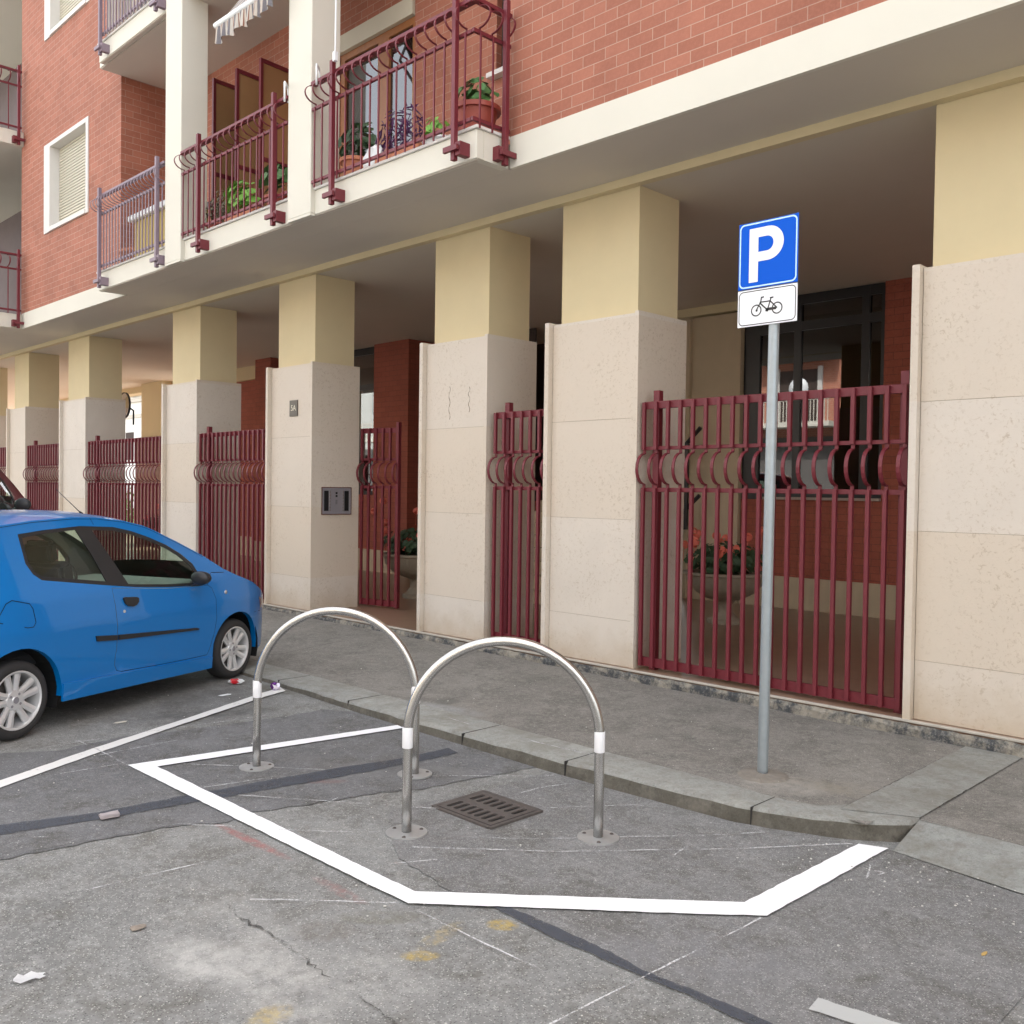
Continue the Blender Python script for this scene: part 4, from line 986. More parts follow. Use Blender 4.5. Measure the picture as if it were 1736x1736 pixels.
# ------------------------------------------------------------ bicycle parking sign
sg = thing('parking_sign', 'blue square P sign over a white bicycle panel on a galvanised pole', 'traffic sign', (-2.785, 4.86, -.11))
bm = bmesh.new(); tube(bm, [(0, 0, -.02), (.02, 0, 3.10)], .030, 24); obj('pole', bm, M_galv, sg, smooth=True, angle=50)
bm = bmesh.new(); tube(bm, [(0, 0, 3.16), (0, 0, 3.2)], .031, 24)
bm.free()
def rrect(w_, h, r_, n=8, z0=0.0):
    P = []
    for cx, cz, a0 in ((w_ / 2 - r_, h / 2 - r_, 0), (-w_ / 2 + r_, h / 2 - r_, 90), (-w_ / 2 + r_, -h / 2 + r_, 180), (w_ / 2 - r_, -h / 2 + r_, 270)):
        for i in range(n + 1): a = R(a0 + 90 * i / n); P.append((cx + r_ * math.cos(a), cz + r_ * math.sin(a) + z0))
    return P
def plate(P, y0, y1, holes=()):
    v, f = cdt(P, holes, 0); bm = bmesh.new()
    a = [bm.verts.new((p.x, y0, p.y)) for p in v]
    for t in f:
        fc = bm.faces.new([a[i] for i in t]); fc.normal_update()
        if fc.normal.y > 0: fc.normal_flip()
    if y1 is not None:
        for L in [P] + list(holes):
            q0 = [bm.verts.new((x, y0, z)) for x, z in L]; q1 = [bm.verts.new((x, y1, z)) for x, z in L]
            for i in range(len(L)): bm.faces.new([q0[i], q0[(i + 1) % len(L)], q1[(i + 1) % len(L)], q1[i]])
        if not holes:
            b = [bm.verts.new((p.x, y1, p.y)) for p in v]
            for t in f: bm.faces.new([b[i] for i in t])
        bmesh.ops.remove_doubles(bm, verts=bm.verts, dist=1e-5); bmesh.ops.recalc_face_normals(bm, faces=bm.faces)
    return bm
# the plate plane leans very slightly; its centre line is 0.06 left of the pole
SW, SH = .375, .38; ys = -.036; zP = 2.985; zB = 2.684
sgr = thing('x', '', '', (0, 0, 0)); bpy.data.objects.remove(sgr)
o = obj('sign_plate', plate([(-SW / 2 - .05 + .05, zP - SH / 2), (SW / 2, zP - SH / 2), (SW / 2, zP + SH / 2), (-SW / 2, zP + SH / 2)], ys, ys + .004), M_blue, sg)
o1 = obj('rim', plate(rrect(SW - .012, SH - .012, .03, z0=zP), ys - .0006, None, [rrect(SW - .028, SH - .028, .024, z0=zP)]), M_lb, o)
# letter P as a solid outline
def pletter():
    H, st_, = .30, .058; x0 = -.118; out = [(x0, zP - .155), (x0 + st_, zP - .155), (x0 + st_, zP - .155 + .115)]
    cx = x0 + .120; zt = zP + .152; zb = zP - .155 + .115; rr = (zt - zb) / 2; cz = (zt + zb) / 2
    for i in range(17): a = -math.pi / 2 + math.pi * i / 16; out.append((cx + (rr * 1.02) * math.cos(a), cz + rr * math.sin(a)))
    out.append((x0, zt))
    hr = rr - .054; hole = [(x0 + st_, cz - hr)]
    for i in range(13): a = -math.pi / 2 + math.pi * i / 12; hole.append((cx - .008 + hr * 1.0 * math.cos(a), cz + hr * math.sin(a)))
    hole.append((x0 + st_, cz + hr)); return out, hole
out, hole = pletter(); obj('letter', plate(out, ys - .0012, None, [hole]), M_sw, o)
o = obj('bicycle_panel', plate([(-SW / 2, zB - .105), (SW / 2, zB - .105), (SW / 2, zB + .105), (-SW / 2, zB + .105)], ys, ys + .004), M_sw, sg)
obj('rim', plate(rrect(SW - .014, .196, .028, z0=zB), ys - .0006, None, [rrect(SW - .024, .186, .023, z0=zB)]), M_dark, o)
def ringbm(cx, cz, r0, r1, n=28):
    bm = bmesh.new(); a = [bm.verts.new((cx + r0 * math.cos(2 * math.pi * i / n), ys - .0012, cz + r0 * math.sin(2 * math.pi * i / n))) for i in range(n)]
    b = [bm.verts.new((cx + r1 * math.cos(2 * math.pi * i / n), ys - .0012, cz + r1 * math.sin(2 * math.pi * i / n))) for i in range(n)]
    for i in range(n): bm.faces.new([a[i], a[(i + 1) % n], b[(i + 1) % n], b[i]])
    return bm
def bike():
    bm = bmesh.new()
    def add(b2):
        me = bpy.data.meshes.new('t'); b2.to_mesh(me); b2.free(); bm.from_mesh(me); bpy.data.meshes.remove(me)
    w1, w2 = (-.066, zB - .018), (.066, zB - .018); rw = .034
    add(ringbm(*w1, rw - .007, rw)); add(ringbm(*w2, rw - .007, rw))
    def ln(p, q, t=.0055):
        t *= 1.3; p, q = Vector(p), Vector(q); d = (q - p).normalized(); nn = Vector((-d.y, d.x)) * t / 2
        add_ = [bm.verts.new((s_.x, ys - .0013, s_.y)) for s_ in (p + nn, q + nn, q - nn, p - nn)]; bm.faces.new(add_)
    Z = lambda x, z: (x, zB + z)
    ln(w1, Z(-.038, .028)); ln(Z(-.038, .028), Z(-.034, .052)); ln(Z(-.034, .052), Z(-.018, .054), .006); ln(Z(-.036, .05), Z(-.030, .055), .006)
    ln(Z(-.041, .026), Z(.026, .026)); ln(Z(-.041, .020), Z(.0, -.018), .006); ln(Z(.026, .040), Z(.008, -.016)); ln(Z(.022, .026), w2)
    ln(Z(.0, -.019), (w2[0] - .005, w2[1] + .0), .012); ln(Z(.020, .043), Z(.042, .045), .006); ln(Z(-.006, -.020), Z(.012, -.024), .014); ln(Z(-.041, .020), Z(-.039, .03), .006)
    ln(Z(-.066, -.024), Z(-.06, -.012), .009)
    for f in bm.faces:
        f.normal_update()
        if f.normal.y > 0: f.normal_flip()
    return bm
obj('bicycle_symbol', bike(), M_dark, o)
for zz in (3.05, 2.66):
    bm = bmesh.new(); lathe(bm, [(.031, -.02), (.036, -.02), (.036, .02), (.031, .02)], 20, (0, 0, zz)); box(bm, -.06, .06, -.034, -.031, zz - .018, zz + .018); obj('bracket', bm, M_galv, sg)
for o_ in sg.children:
    if o_.name.split('.')[0] in ('sign_plate', 'bicycle_panel'): o_.location.x = -.012
# fresh mortar collar at the foot of the pole
bm = bmesh.new(); lathe(bm, [(.03, .016), (.08, .012), (.125, .007), (.15, -.004)], 30, (-2.77, 4.84, -.108))
for v in bm.verts: v.co += Vector((random.uniform(-.008, .008), random.uniform(-.008, .008), random.uniform(-.002, .002)))
struct('mortar_collar', bm, simple('mortar', (0.21, 0.185, 0.155), 0.95, var=0.2, scale=30, bump=0.6))

# ------------------------------------------------------------ bicycle racks
def make_rack(label, p1, p2, ref):
    p1, p2 = Vector(p1), Vector(p2); mid = (p1 + p2) / 2; d = p2 - p1; W = d.length; ang = math.atan2(d.y, d.x)
    t = thing('bike_rack', label, 'bike rack', (mid.x, mid.y, zr(mid.x) + .004), ang, 'steel hoop bicycle racks')
    h = W / 2; zc_ = .985 - h - .024
    pts = [(-h, 0, .0), (-h, 0, .2), (-h, 0, zc_ * .999)]
    for i in range(1, 32): a = math.pi - math.pi * i / 32; pts.append((h * math.cos(a), 0, zc_ + h * math.sin(a)))
    pts += [(h, 0, zc_), (h, 0, .2), (h, 0, 0)]
    bm = bmesh.new(); tube(bm, pts, .0245, 24); obj('hoop', bm, M_steel, t, smooth=True)
    for sx in (-1, 1):
        bm = bmesh.new(); lathe(bm, [(.0, .0), (.103, .0), (.103, .007), (.0245, .009)], 40, (sx * h, 0, 0)); bp_ = obj('base_plate', bm, M_steelp, t, smooth=True, angle=30)
        for k_ in range(3):
            a = k_ * 2 * math.pi / 3 + .5
            bm = bmesh.new(); lathe(bm, [(.0, .0135), (.006, .013), (.010, .009), (.011, .007)], 12, (sx * h + .078 * math.cos(a), .078 * math.sin(a), 0)); obj('bolt', bm, M_rust, bp_, smooth=True)
        bm = bmesh.new(); lathe(bm, [(.0255, .425), (.0262, .427), (.0262, .526), (.0255, .528)], 24, (sx * h, 0, 0)); obj('white_band', bm, M_tape, t, smooth=True, angle=40)
    return t
make_rack('polished steel hoop rack nearer the blue car', (-5.076, 2.929), (-4.321, 3.539), None)
make_rack('polished steel hoop rack in front of the drain grate, nearer the sign', (-3.625, 2.921), (-2.935, 3.567), None)

# ------------------------------------------------------------ drain grate
dg = thing('drain_grate', 'rusty iron drain grate with two rows of slots between the racks', 'drain grate', (-3.60, 3.445, zr(-3.6) + .006), R(0))
gw, gh = .41, .34
bm = bmesh.new()
slots = []
for i in range(7):
    x = -gw / 2 + .045 + i * (gw - .09) / 6
    for (a, b) in ((-gh / 2 + .03, -.025), (.025, gh / 2 - .03)): slots.append([(x - .015, a + .01), (x, a), (x + .015, a + .01), (x + .015, b - .01), (x, b), (x - .015, b - .01)])
outer = [(-gw / 2, -gh / 2), (gw / 2, -gh / 2), (gw / 2, gh / 2), (-gw / 2, gh / 2)]
v, f = cdt(outer, slots, 0)
a = [bm.verts.new((p.x, p.y, .010)) for p in v]
for t in f: bm.faces.new([a[i] for i in t])
for L in slots:
    q0 = [bm.verts.new((x, y, .010)) for x, y in L]; q1 = [bm.verts.new((x, y, .0012)) for x, y in L]
    for i in range(len(L)): bm.faces.new([q0[i], q0[(i + 1) % 6], q1[(i + 1) % 6], q1[i]])
for f_ in bm.faces:
    f_.normal_update()
    if abs(f_.normal.z) > .5 and f_.normal.z < 0: f_.normal_flip()
obj('grid', bm, M_rust, dg)
bm = bmesh.new(); box(bm, -gw / 2, gw / 2, -gh / 2, gh / 2, -.0005, .0010); obj('well', bm, M_hole, dg)
bm = bmesh.new()
for q in ((-gw / 2 - .025, -gw / 2 - .004, -gh / 2 - .02, gh / 2 + .02), (gw / 2 + .004, gw / 2 + .025, -gh / 2 - .02, gh / 2 + .02)): box(bm, *q, -.003, .009)
for q in ((-gw / 2 - .003, gw / 2 + .003, -gh / 2 - .025, -gh / 2 - .004), (-gw / 2 - .003, gw / 2 + .003, gh / 2 + .004, gh / 2 + .025)): box(bm, *q, -.003, .009)
obj('frame', bm, M_rust, dg)

# ------------------------------------------------------------ geranium urns
def make_urn(label, x, y, s_, fl, n=170, spread=(.45, .40)):
    t = thing('flower_urn', label, 'planter', (x, y, 0), random.random(), 'stone urns of red geraniums in the portico', scale=s_)
    bm = bmesh.new(); lathe(bm, [(0, 0), (.19, 0), (.19, .05), (.14, .07), (.09, .14), (.085, .22), (.12, .27), (.20, .29), (.32, .36), (.41, .46), (.44, .56), (.47, .57), (.47, .60), (.42, .60), (.40, .55), (0, .53)], 48, lobes=16, amp=.05)
    obj('urn', bm, M_urn, t, smooth=True, angle=50)
    obj('foliage', foliage((0, 0, .74), (spread[0], spread[1], .20), n * 2, .05, .9), M_leafd, t)
    for i, (a, rr, z) in enumerate(fl):
        bm = bmesh.new(); c = Vector((rr * math.cos(a), rr * math.sin(a), z))
        for k_ in range(26):
            d = Vector((random.gauss(0, 1), random.gauss(0, 1), random.gauss(0, 1))).normalized(); leaf(bm, c + d * .045, .027, d, .8, .1)
        tube(bm, [c + Vector((0, 0, -.02)), c + Vector((-.02, 0, -.2))], .003, 4)
        obj('flower', bm, M_flower, t)
    return t
random.seed(11)
flr = [(random.uniform(0, 6.28), random.uniform(.15, .55), random.uniform(.78, 1.08)) for _ in range(18)]
make_urn('stone urn of coral geraniums behind the widest fence panel', -5.995, 9.53, 1.0, flr)
flr = [(random.uniform(0, 6.28), random.uniform(.15, .5), random.uniform(.75, 1.2)) for _ in range(8)] + [(3.4, .75, 1.15), (3.5, .55, 1.3), (3.3, .6, 1.0), (3.9, .45, .9)]
u2 = make_urn('stone urn of coral geraniums behind the open gate leaf', -10.22, 8.37, 1.03, flr, 200, (.5, .45)); u2.rotation_euler = (0, 0, 0)
flr = [(random.uniform(0, 6.28), random.uniform(.1, .45), random.uniform(.8, 1.15)) for _ in range(9)]
make_urn('stone urn of red geraniums seen over the blue car roof', -18.2, 8.4, 1.0, flr)

# ------------------------------------------------------------ litter
def crumple(name, label, cat, x, y, s3, mat, zf=zr, sub=2, seed=1, bands=None):
    rd = random.Random(seed); bm = bmesh.new(); bmesh.ops.create_icosphere(bm, subdivisions=sub, radius=1)
    for v in bm.verts: k_ = rd.uniform(.75, 1.15); v.co = Vector((v.co.x * s3[0] * k_, v.co.y * s3[1] * k_, (v.co.z * .9 + .75) * s3[2] * k_))
    if bands:
        for f in bm.faces:
            c = f.calc_center_median(); f.material_index = 1 if abs(c.x) < s3[0] * .45 else 0
    return tag(obj(name, bm, mat, None, False, (x, y, zf(x) + .004)), label, cat)
bm = bmesh.new(); P = [(-.045, -.02), (-.02, -.032), (.012, -.022), (.022, -.006), (.036, -.012), (.052, .004), (.040, .014), (.046, .026), (.020, .022), (.0, .034), (-.022, .022), (-.040, .026), (-.050, .004)]
v, f = cdt(P, (), .012); vv = [bm.verts.new((p.x, p.y, .003 + .010 * abs(math.sin(p.x * 55 + 1)) * (abs(p.y) * 30))) for p in v]
for t in f: bm.faces.new([vv[i] for i in t])
bmesh.ops.solidify(bm, geom=bm.faces[:], thickness=.0012)
tag(obj('paper_scrap', bm, simple('paper_white', (0.85, 0.85, 0.85), 0.8, bump=0), None, False, (-3.414, 1.107, zr(-3.4) + .006)), 'torn white scrap of paper lying alone on the asphalt', 'litter').rotation_euler = (0, 0, R(60))
bm = bmesh.new(); box(bm, -.022, .022, -.045, .045, 0, .020, bev=.003); bmesh.ops.subdivide_edges(bm, edges=bm.edges[:], cuts=2, use_grid_fill=True)
for v in bm.verts: v.co += Vector((random.uniform(-.003, .003), random.uniform(-.003, .003), random.uniform(-.003, .002) if v.co.z > .005 else 0))
pk = tag(obj('crushed_packet', bm, simple('packet_grey', (0.36, 0.32, 0.32), 0.6, var=.3), None, False, (-4.78, 1.93, zr(-4.78) + .012)), 'crushed grey cigarette packet beside the dark tar seam', 'litter'); pk.rotation_euler = (0, 0, R(-8))
crumple('flat_stone', 'flat reddish chip of stone on the asphalt near the tar seam', 'stone', -3.534, 1.536, (.024, .034, .004), simple('chip', (0.26, 0.22, 0.18), 0.9, var=.5, scale=60, bump=.6), seed=6)
crumple('dry_leaf', 'small yellow-brown dry leaf alone on the dark asphalt', 'leaf', -1.195, 3.712, (.010, .026, .006), simple('dead_leaf', (0.45, 0.30, 0.10), 0.8), sub=1, seed=7)
crumple('crushed_can', 'crushed red and silver drinks can beside the front tyre', 'can', -7.29, 4.00, (.07, .034, .026), [M_whitep, simple('can_red', (0.6, 0.02, 0.03), 0.3, bump=0)], seed=8, bands=True).rotation_euler = (0, 0, R(45))
crumple('sweet_wrapper', 'crumpled purple foil wrapper against the kerb', 'litter', -6.85, 4.12, (.045, .04, .045), [simple('foil_white', (0.6, 0.55, 0.65), 0.25, metal=.5, bump=0), simple('foil_purple', (0.17, 0.04, 0.25), 0.25, metal=.5, bump=0)], seed=9, bands=True)
crumple('paper_scrap', 'dirty white scrap beside the faded parking line', 'litter', -6.95, 3.72, (.03, .07, .005), M_whitep, sub=1, seed=10)
crumple('paper_scrap', 'pale strip of paper on the asphalt beside the rear tyre', 'litter', -6.63, 2.75, (.02, .055, .005), simple('paper_buff', (0.60, 0.56, 0.48), 0.8, bump=0), sub=1, seed=11)

# ------------------------------------------------------------ cars
def paint(name, c):
    k = N(name); k.col(k.mix(c, (0.13, 0.14, 0.13), k.geo.outputs['Backfacing'])); k.set(Roughness=0.32, Metallic=0.0); k.p.inputs['Coat Weight'].default_value = 0.75; k.p.inputs['Coat Roughness'].default_value = 0.03; k.p.inputs['Specular IOR Level'].default_value = 0.35
    MATS[name] = k.m; return k.m
M_tyre = simple('tyre_rubber', (0.028, 0.027, 0.027), 0.75, var=0.2, scale=20, bump=0.3)
M_alloy = simple('alloy_silver', (0.70, 0.70, 0.70), 0.30, metal=0.45, var=0.05, bump=0)
M_seat = simple('seat_fabric', (0.018, 0.018, 0.02), 0.9, bump=0)
M_dash = simple('dash_plastic', (0.26, 0.28, 0.26), 0.6, bump=0)
HW = .81
def inset(x, z):
    zb = 1.0
    if z < .33: i = .0 + (.33 - z) * .10 - .012
    elif z < .75: i = -.018 * math.sin(math.pi * (z - .33) / .84) - .004
    elif z < zb: i = -.022 + (z - .75) / (zb - .75) * .045
    else: i = .023 + (z - zb) * .40
    if x > 0: i += .24 * (x / .72) ** 2.2
    if x < -2.4: i += .13 * ((-2.4 - x) / .66) ** 2
    return i
OUTL_TOP = [(.665, .30), (.70, .45), (.715, .56), (.70, .66), (.664, .715), (.553, .79), (.288, .904), (.037, .985), (-.144, 1.062), (-.375, 1.200), (-.648, 1.335), (-.905, 1.450), (-1.009, 1.490), (-1.233, 1.538), (-1.502, 1.570), (-1.753, 1.576), (-2.14, 1.558), (-2.424, 1.530), (-2.75, 1.465), (-2.86, 1.38), (-2.93, 1.15), (-2.98, .95), (-3.04, .75), (-3.06, .55), (-3.04, .38), (-2.97, .26)]
def arch(cx, r_, a0=-6, a1=186, n=18):
    return [(cx + r_ * math.cos(R(a0 + (a1 - a0) * i / n)), .285 + r_ * math.sin(R(a0 + (a1 - a0) * i / n))) for i in range(n + 1)]
AR = arch(-2.46, .372); AF = arch(0, .358)
BOT = [(-2.90, .25)] + AR[::-1] + [(-2.082, .21), (-1.2, .19), (-.366, .17)] + AF[::-1] + [(.45, .22), (.60, .22)]
DLO = [(-2.295, 1.462), (-2.07, 1.484), (-1.70, 1.505), (-1.35, 1.488), (-1.164, 1.448), (-.978, 1.388), (-.80, 1.315), (-.66, 1.235), (-.54, 1.135), (-.50, 1.05), (-.478, .935), (-.90, .958), (-1.30, .993), (-1.52, 1.022), (-1.838, 1.068), (-2.20, 1.122), (-2.262, 1.17), (-2.30, 1.25)]
GQ = [(-2.265, 1.435), (-2.05, 1.458), (-1.745, 1.476), (-1.66, 1.28), (-1.59, 1.062), (-1.84, 1.098), (-2.185, 1.148), (-2.24, 1.19), (-2.27, 1.26)]
GD = [(-1.585, 1.468), (-1.35, 1.455), (-1.17, 1.418), (-.99, 1.358), (-.82, 1.29), (-.69, 1.215), (-.575, 1.12), (-.54, 1.045), (-.53, .965), (-.90, .982), (-1.30, 1.016), (-1.37, 1.024), (-1.45, 1.20)]
DOOR = [(-1.558, 1.006), (-1.545, .87), (-1.541, .70), (-1.545, .52), (-1.558, .46), (-1.560, .39), (-1.535, .345), (-1.49, .330), (-1.1, .314), (-.70, .302), (-.44, .300), (-.40, .345), (-.34, .50), (-.318, .62), (-.322, .80), (-.36, .90), (-.41, .93), (-.90, .945), (-1.30, .982)]
def grow(P, d):
    c = sum((Vector(p) for p in P), Vector((0, 0))) / len(P); out = []
    n = len(P); area = sum(P[i][0] * P[(i + 1) % n][1] - P[(i + 1) % n][0] * P[i][1] for i in range(n))
    s_ = 1 if area > 0 else -1
    for i in range(n):
        t = (Vector(P[(i + 1) % n]) - Vector(P[i - 1])).normalized(); out.append((P[i][0] + t.y * d * s_, P[i][1] - t.x * d * s_))
    return out
def conform(P, side, holes=(), off=0.0, th=None, grid=.07, flat=False):
    v, f = cdt(P, holes, grid); bm = bmesh.new()
    yy = lambda x, z, o: side * (HW - inset(x, z) + o)
    a = [bm.verts.new((p.x, yy(p.x, p.y, off), p.y)) for p in v]
    for t in f:
        fc = bm.faces.new([a[i] for i in t]); fc.normal_update()
        if fc.normal.y * side < 0: fc.normal_flip()
    if th is not None:
        for L in [P] + list(holes):
            q0 = [bm.verts.new((x, yy(x, z, off), z)) for x, z in L]; q1 = [bm.verts.new((x, yy(x, z, off - th), z)) for x, z in L]
            for i in range(len(L)): bm.faces.new([q0[i], q0[(i + 1) % len(L)], q1[(i + 1) % len(L)], q1[i]])
        bmesh.ops.remove_doubles(bm, verts=bm.verts, dist=1e-5)
    return bm
def merge(bms):
    bm = bmesh.new()
    for b in bms:
        me = bpy.data.meshes.new('t'); b.to_mesh(me); b.free(); bm.from_mesh(me); bpy.data.meshes.remove(me)
    return bm
def line_poly(pts, w_):
    L = []; Rr = []
    for i, p in enumerate(pts):
        t = (Vector(pts[min(i + 1, len(pts) - 1)]) - Vector(pts[max(i - 1, 0)])).normalized(); nn = Vector((-t.y, t.x)) * w_ / 2
        L.append(tuple(Vector(p) + nn)); Rr.append(tuple(Vector(p) - nn))
    return L + Rr[::-1]
def wheel_meshes():
    bm = bmesh.new(); lathe(bm, [(.198, -.075), (.205, -.085), (.235, -.095), (.262, -.09), (.278, -.07), (.285, -.03), (.285, .03), (.278, .07), (.262, .09), (.235, .095), (.205, .085), (.198, .075)], 56, axis='y')
    ty = bm
    bm = bmesh.new(); lathe(bm, [(.212, -.090), (.207, -.092), (.196, -.086), (.190, -.06), (.182, -.01), (.178, .07)], 56, axis='y')
    yf_, yb_ = -.070, -.045
    for k_ in range(5):
        a0 = math.pi / 2 + k_ * 2 * math.pi / 5
        for s1 in (-1, 1):
            hub = a0 + s1 * .42; tip = a0 + s1 * .235
            P = [Vector((.050 * math.cos(hub), 0, .050 * math.sin(hub))), Vector((.10 * math.cos(a0 + s1 * .26), 0, .10 * math.sin(a0 + s1 * .26))), Vector((.192 * math.cos(tip), 0, .192 * math.sin(tip)))]
            sec = []
            for i, p in enumerate(P):
                t = (P[min(i + 1, 2)] - P[max(i - 1, 0)]).normalized(); nn = Vector((-t.z, 0, t.x)); w_ = (.026, .023, .027)[i]; dy = (0, .0, -.010)[i]
                sec.append([bm.verts.new(p + nn * sx * w_ * wf + Vector((0, yv + dy, 0))) for sx, yv, wf in ((-1, yb_, 1), (-1, yf_ + .008, 1), (-.0, yf_, 0), (1, yf_ + .008, 1), (1, yb_, 1))])
            for a, b in zip(sec, sec[1:]):
                for q in range(5): bm.faces.new([a[q], a[(q + 1) % 5], b[(q + 1) % 5], b[q]])
    lathe(bm, [(0, -.078), (.028, -.078), (.032, -.074), (.070, -.070), (.078, -.060), (.080, -.040), (0, -.035)], 40, axis='y')
    rim = bm
    bm = bmesh.new(); lathe(bm, [(0, -.0795), (.022, -.0795), (.024, -.078)], 24, axis='y')
    for k_ in range(4):
        a = math.pi / 4 + k_ * math.pi / 2; lathe(bm, [(0, -.0735), (.010, -.0735), (.0105, -.070)], 12, (.050 * math.cos(a), 0, .050 * math.sin(a)), axis='y')
    caps = bm
    bm = bmesh.new(); lathe(bm, [(0, -.01), (.15, -.012), (.15, .0), (0, .0)], 32, axis='y'); disc = bm
    return ty, rim, caps, disc
WM = {}
def side_normals(o):
    me = o.data; out = []
    for p in me.polygons:
        flat = abs(p.normal.y) > .55
        for li in p.loop_indices:
            v = me.vertices[me.loops[li].vertex_index].co; sd = 1 if v.y > 0 else -1
            if flat and abs(abs(v.y) - (HW - inset(v.x, v.z))) < .003:
                e = .012; nx = (inset(v.x + e, v.z) - inset(v.x - e, v.z)) / (2 * e); nz = (inset(v.x, v.z + e) - inset(v.x, v.z - e)) / (2 * e)
                out.append(Vector((nx, sd, nz)).normalized())
            else: out.append(Vector((0, 0, 0)))
    me.normals_split_custom_set([tuple(q) for q in out])
def make_car(name, label, loc, rot, scale, body, glassm, detail=True):
    car = thing(name, label, 'car', loc, rot, None, scale)
    # body sides
    parts_ = []
    outline = dens(OUTL_TOP, .09) + BOT
    top = dens(OUTL_TOP, .09)
    for side in (-1, 1):
        parts_.append(conform(outline, side, [DLO, grow(DOOR, .0045)], 0, None, .07))
        for ar in (AR, AF):   # wheel arch returns
            b = bmesh.new(); q0 = [b.verts.new((x, side * (HW - inset(x, z)), z)) for x, z in ar]; q1 = [b.verts.new((x, side * (HW - inset(x, z) - .05), z)) for x, z in ar]
            for i in range(len(ar) - 1): b.faces.new([q0[i], q0[i + 1], q1[i + 1], q1[i]])
            parts_.append(b)
    # skin across the car
    def skin(idx0, idx1, t0, t1, n=14):
        b = bmesh.new(); rows = []
        for (x, z) in top[idx0:idx1 + 1]:
            y_ = HW - inset(x, z); row = []
            for i in range(n + 1):
                t = t0 + (t1 - t0) * i / n; e = 1 - abs(t) ** 2.6
                if x > .5 and z < .75: dx, dz = .13 * e, 0
                elif x < -2.84: dx, dz = -.09 * e, 0
                elif -1.05 < x < .1: dx, dz = .10 * e * min(1, (x + 1.05) / .5), .045 * e
                else: dx, dz = 0.0, .048 * e * (1 if x < 0 else 1.2)
                row.append(b.verts.new((x + dx, y_ * t, z + dz)))
            rows.append(row)
        for a, c in zip(rows, rows[1:]):
            for i in range(n): b.faces.new([a[i], a[i + 1], c[i + 1], c[i]])
        return b
    idx = lambda p: min(range(len(top)), key=lambda i: (Vector(top[i]) - Vector(p)).length)
    wsa, wsb = idx((-.10, 1.04)), idx((-1.009, 1.49)); rwa, rwb = idx((-2.80, 1.44)), idx((-2.93, 1.15)); N_ = len(top) - 1
    parts_ += [skin(0, wsa, -1, 1), skin(wsb, rwa, -1, 1), skin(rwb, N_, -1, 1), skin(wsa, wsb, -1, -.90, 2), skin(wsa, wsb, .90, 1, 2), skin(rwa, rwb, -1, -.85, 2), skin(rwa, rwb, .85, 1, 2)]
    bm = merge(parts_); bmesh.ops.remove_doubles(bm, verts=bm.verts, dist=.002); bmesh.ops.recalc_face_normals(bm, faces=bm.faces)
    bo = obj('body', bm, body, car, smooth=True, angle=38); side_normals(bo)
    obj('windscreen', skin(wsa, wsb, -.90, .90), glassm, car, smooth=True)
    obj('rear_window', skin(rwa, rwb, -.85, .85), glassm, car, smooth=True)
    for side in (-1, 1):
        dr = obj('door', conform(DOOR, side, (), .0, .02, .06), body, car, smooth=True, angle=40); side_normals(dr)
        obj('window_trim', conform(DLO, side, [GQ, GD], -.002, .012, .09), M_black, car, smooth=True, angle=40)
        obj('quarter_window', conform(GQ, side, (), -.006, None, .09), glassm, car, smooth=True)
        obj('door_window', conform(GD, side, (), -.006, None, .09), glassm, dr, smooth=True)
        hd = [(-1.462, .918), (-1.44, .925), (-1.32, .915), (-1.295, .905), (-1.30, .875), (-1.33, .85), (-1.37, .842), (-1.42, .85), (-1.45, .875)]
        obj('handle', conform(hd, side, (), .016, .02, 0), M_black, dr)
        bm = bmesh.new(); lathe(bm, [(0, -.004), (.012, -.004), (.013, 0)], 14, (-1.462, side * (HW - inset(-1.46, .81)), .812), axis='y'); obj('lock', bm, M_alloy, dr)
        obj('rubbing_strip', conform([(-1.535, .632), (-1.535, .592), (-.58, .545), (-.56, .553), (-.60, .566)], side, (), .014, .016, 0), M_black, dr)
        obj('rubbing_strip', conform([(-1.775, .655), (-1.765, .612), (-1.552, .593), (-1.552, .633)], side, (), .014, .016, 0), M_black, car)
        sill = [(-2.080, .338), (-1.2, .302), (-.372, .268), (-.37, .165), (-1.2, .185), (-2.085, .205)]
        obj('sill', conform(dens(sill, .1, closed=True), side, (), .016, .02, 0), body, car, smooth=True, angle=40)
        # shut lines
        ln_ = [conform(line_poly([(-1.552, 1.512), (-1.56, 1.54), (-1.57, 1.565)], .004), side, (), .0015, None, 0),
               conform(line_poly([(.60, .585), (.45, .60), (.30, .605)], .005), side, (), .0015, None, 0), conform(line_poly([(-.41, .93), (-.40, .985), (-.33, 1.04), (-.15, 1.03)], .005), side, (), .0015, None, 0)]
        ln_ += [conform(line_poly([(x, z - .014) for x, z in OUTL_TOP if -2.8 < x < -.2], .004), side, (), .0015, None, 0)]
        if side < 0:
            ff = [(-2.55, .985), (-2.50, 1.005), (-2.36, .968), (-2.335, .93), (-2.325, .83), (-2.35, .80), (-2.40, .80), (-2.62, .86), (-2.63, .88)]
            ln_ += [conform(grow(ff, .003), side, [grow(ff, -.003)], .0015, None, 0)]
        obj('shut_line', merge(ln_), M_hole, car)
        # mirror
        bm = bmesh.new(); bmesh.ops.create_uvsphere(bm, u_segments=20, v_segments=12, radius=1)
        for v in bm.verts:
            q = v.co.copy(); q.x = (q.x if q.x > 0 else q.x * .35); v.co = Vector((-.66 + q.x * .11, side * (HW + .105 + q.y * .095), 1.02 + q.z * .062))
        mi = obj('wing_mirror', bm, M_black, car, smooth=True)
        bm = bmesh.new(); tube(bm, [(-.62, side * (HW - .02), .965), (-.64, side * (HW + .06), .99)], .022, 8); obj('mirror_arm', bm, M_black, mi)
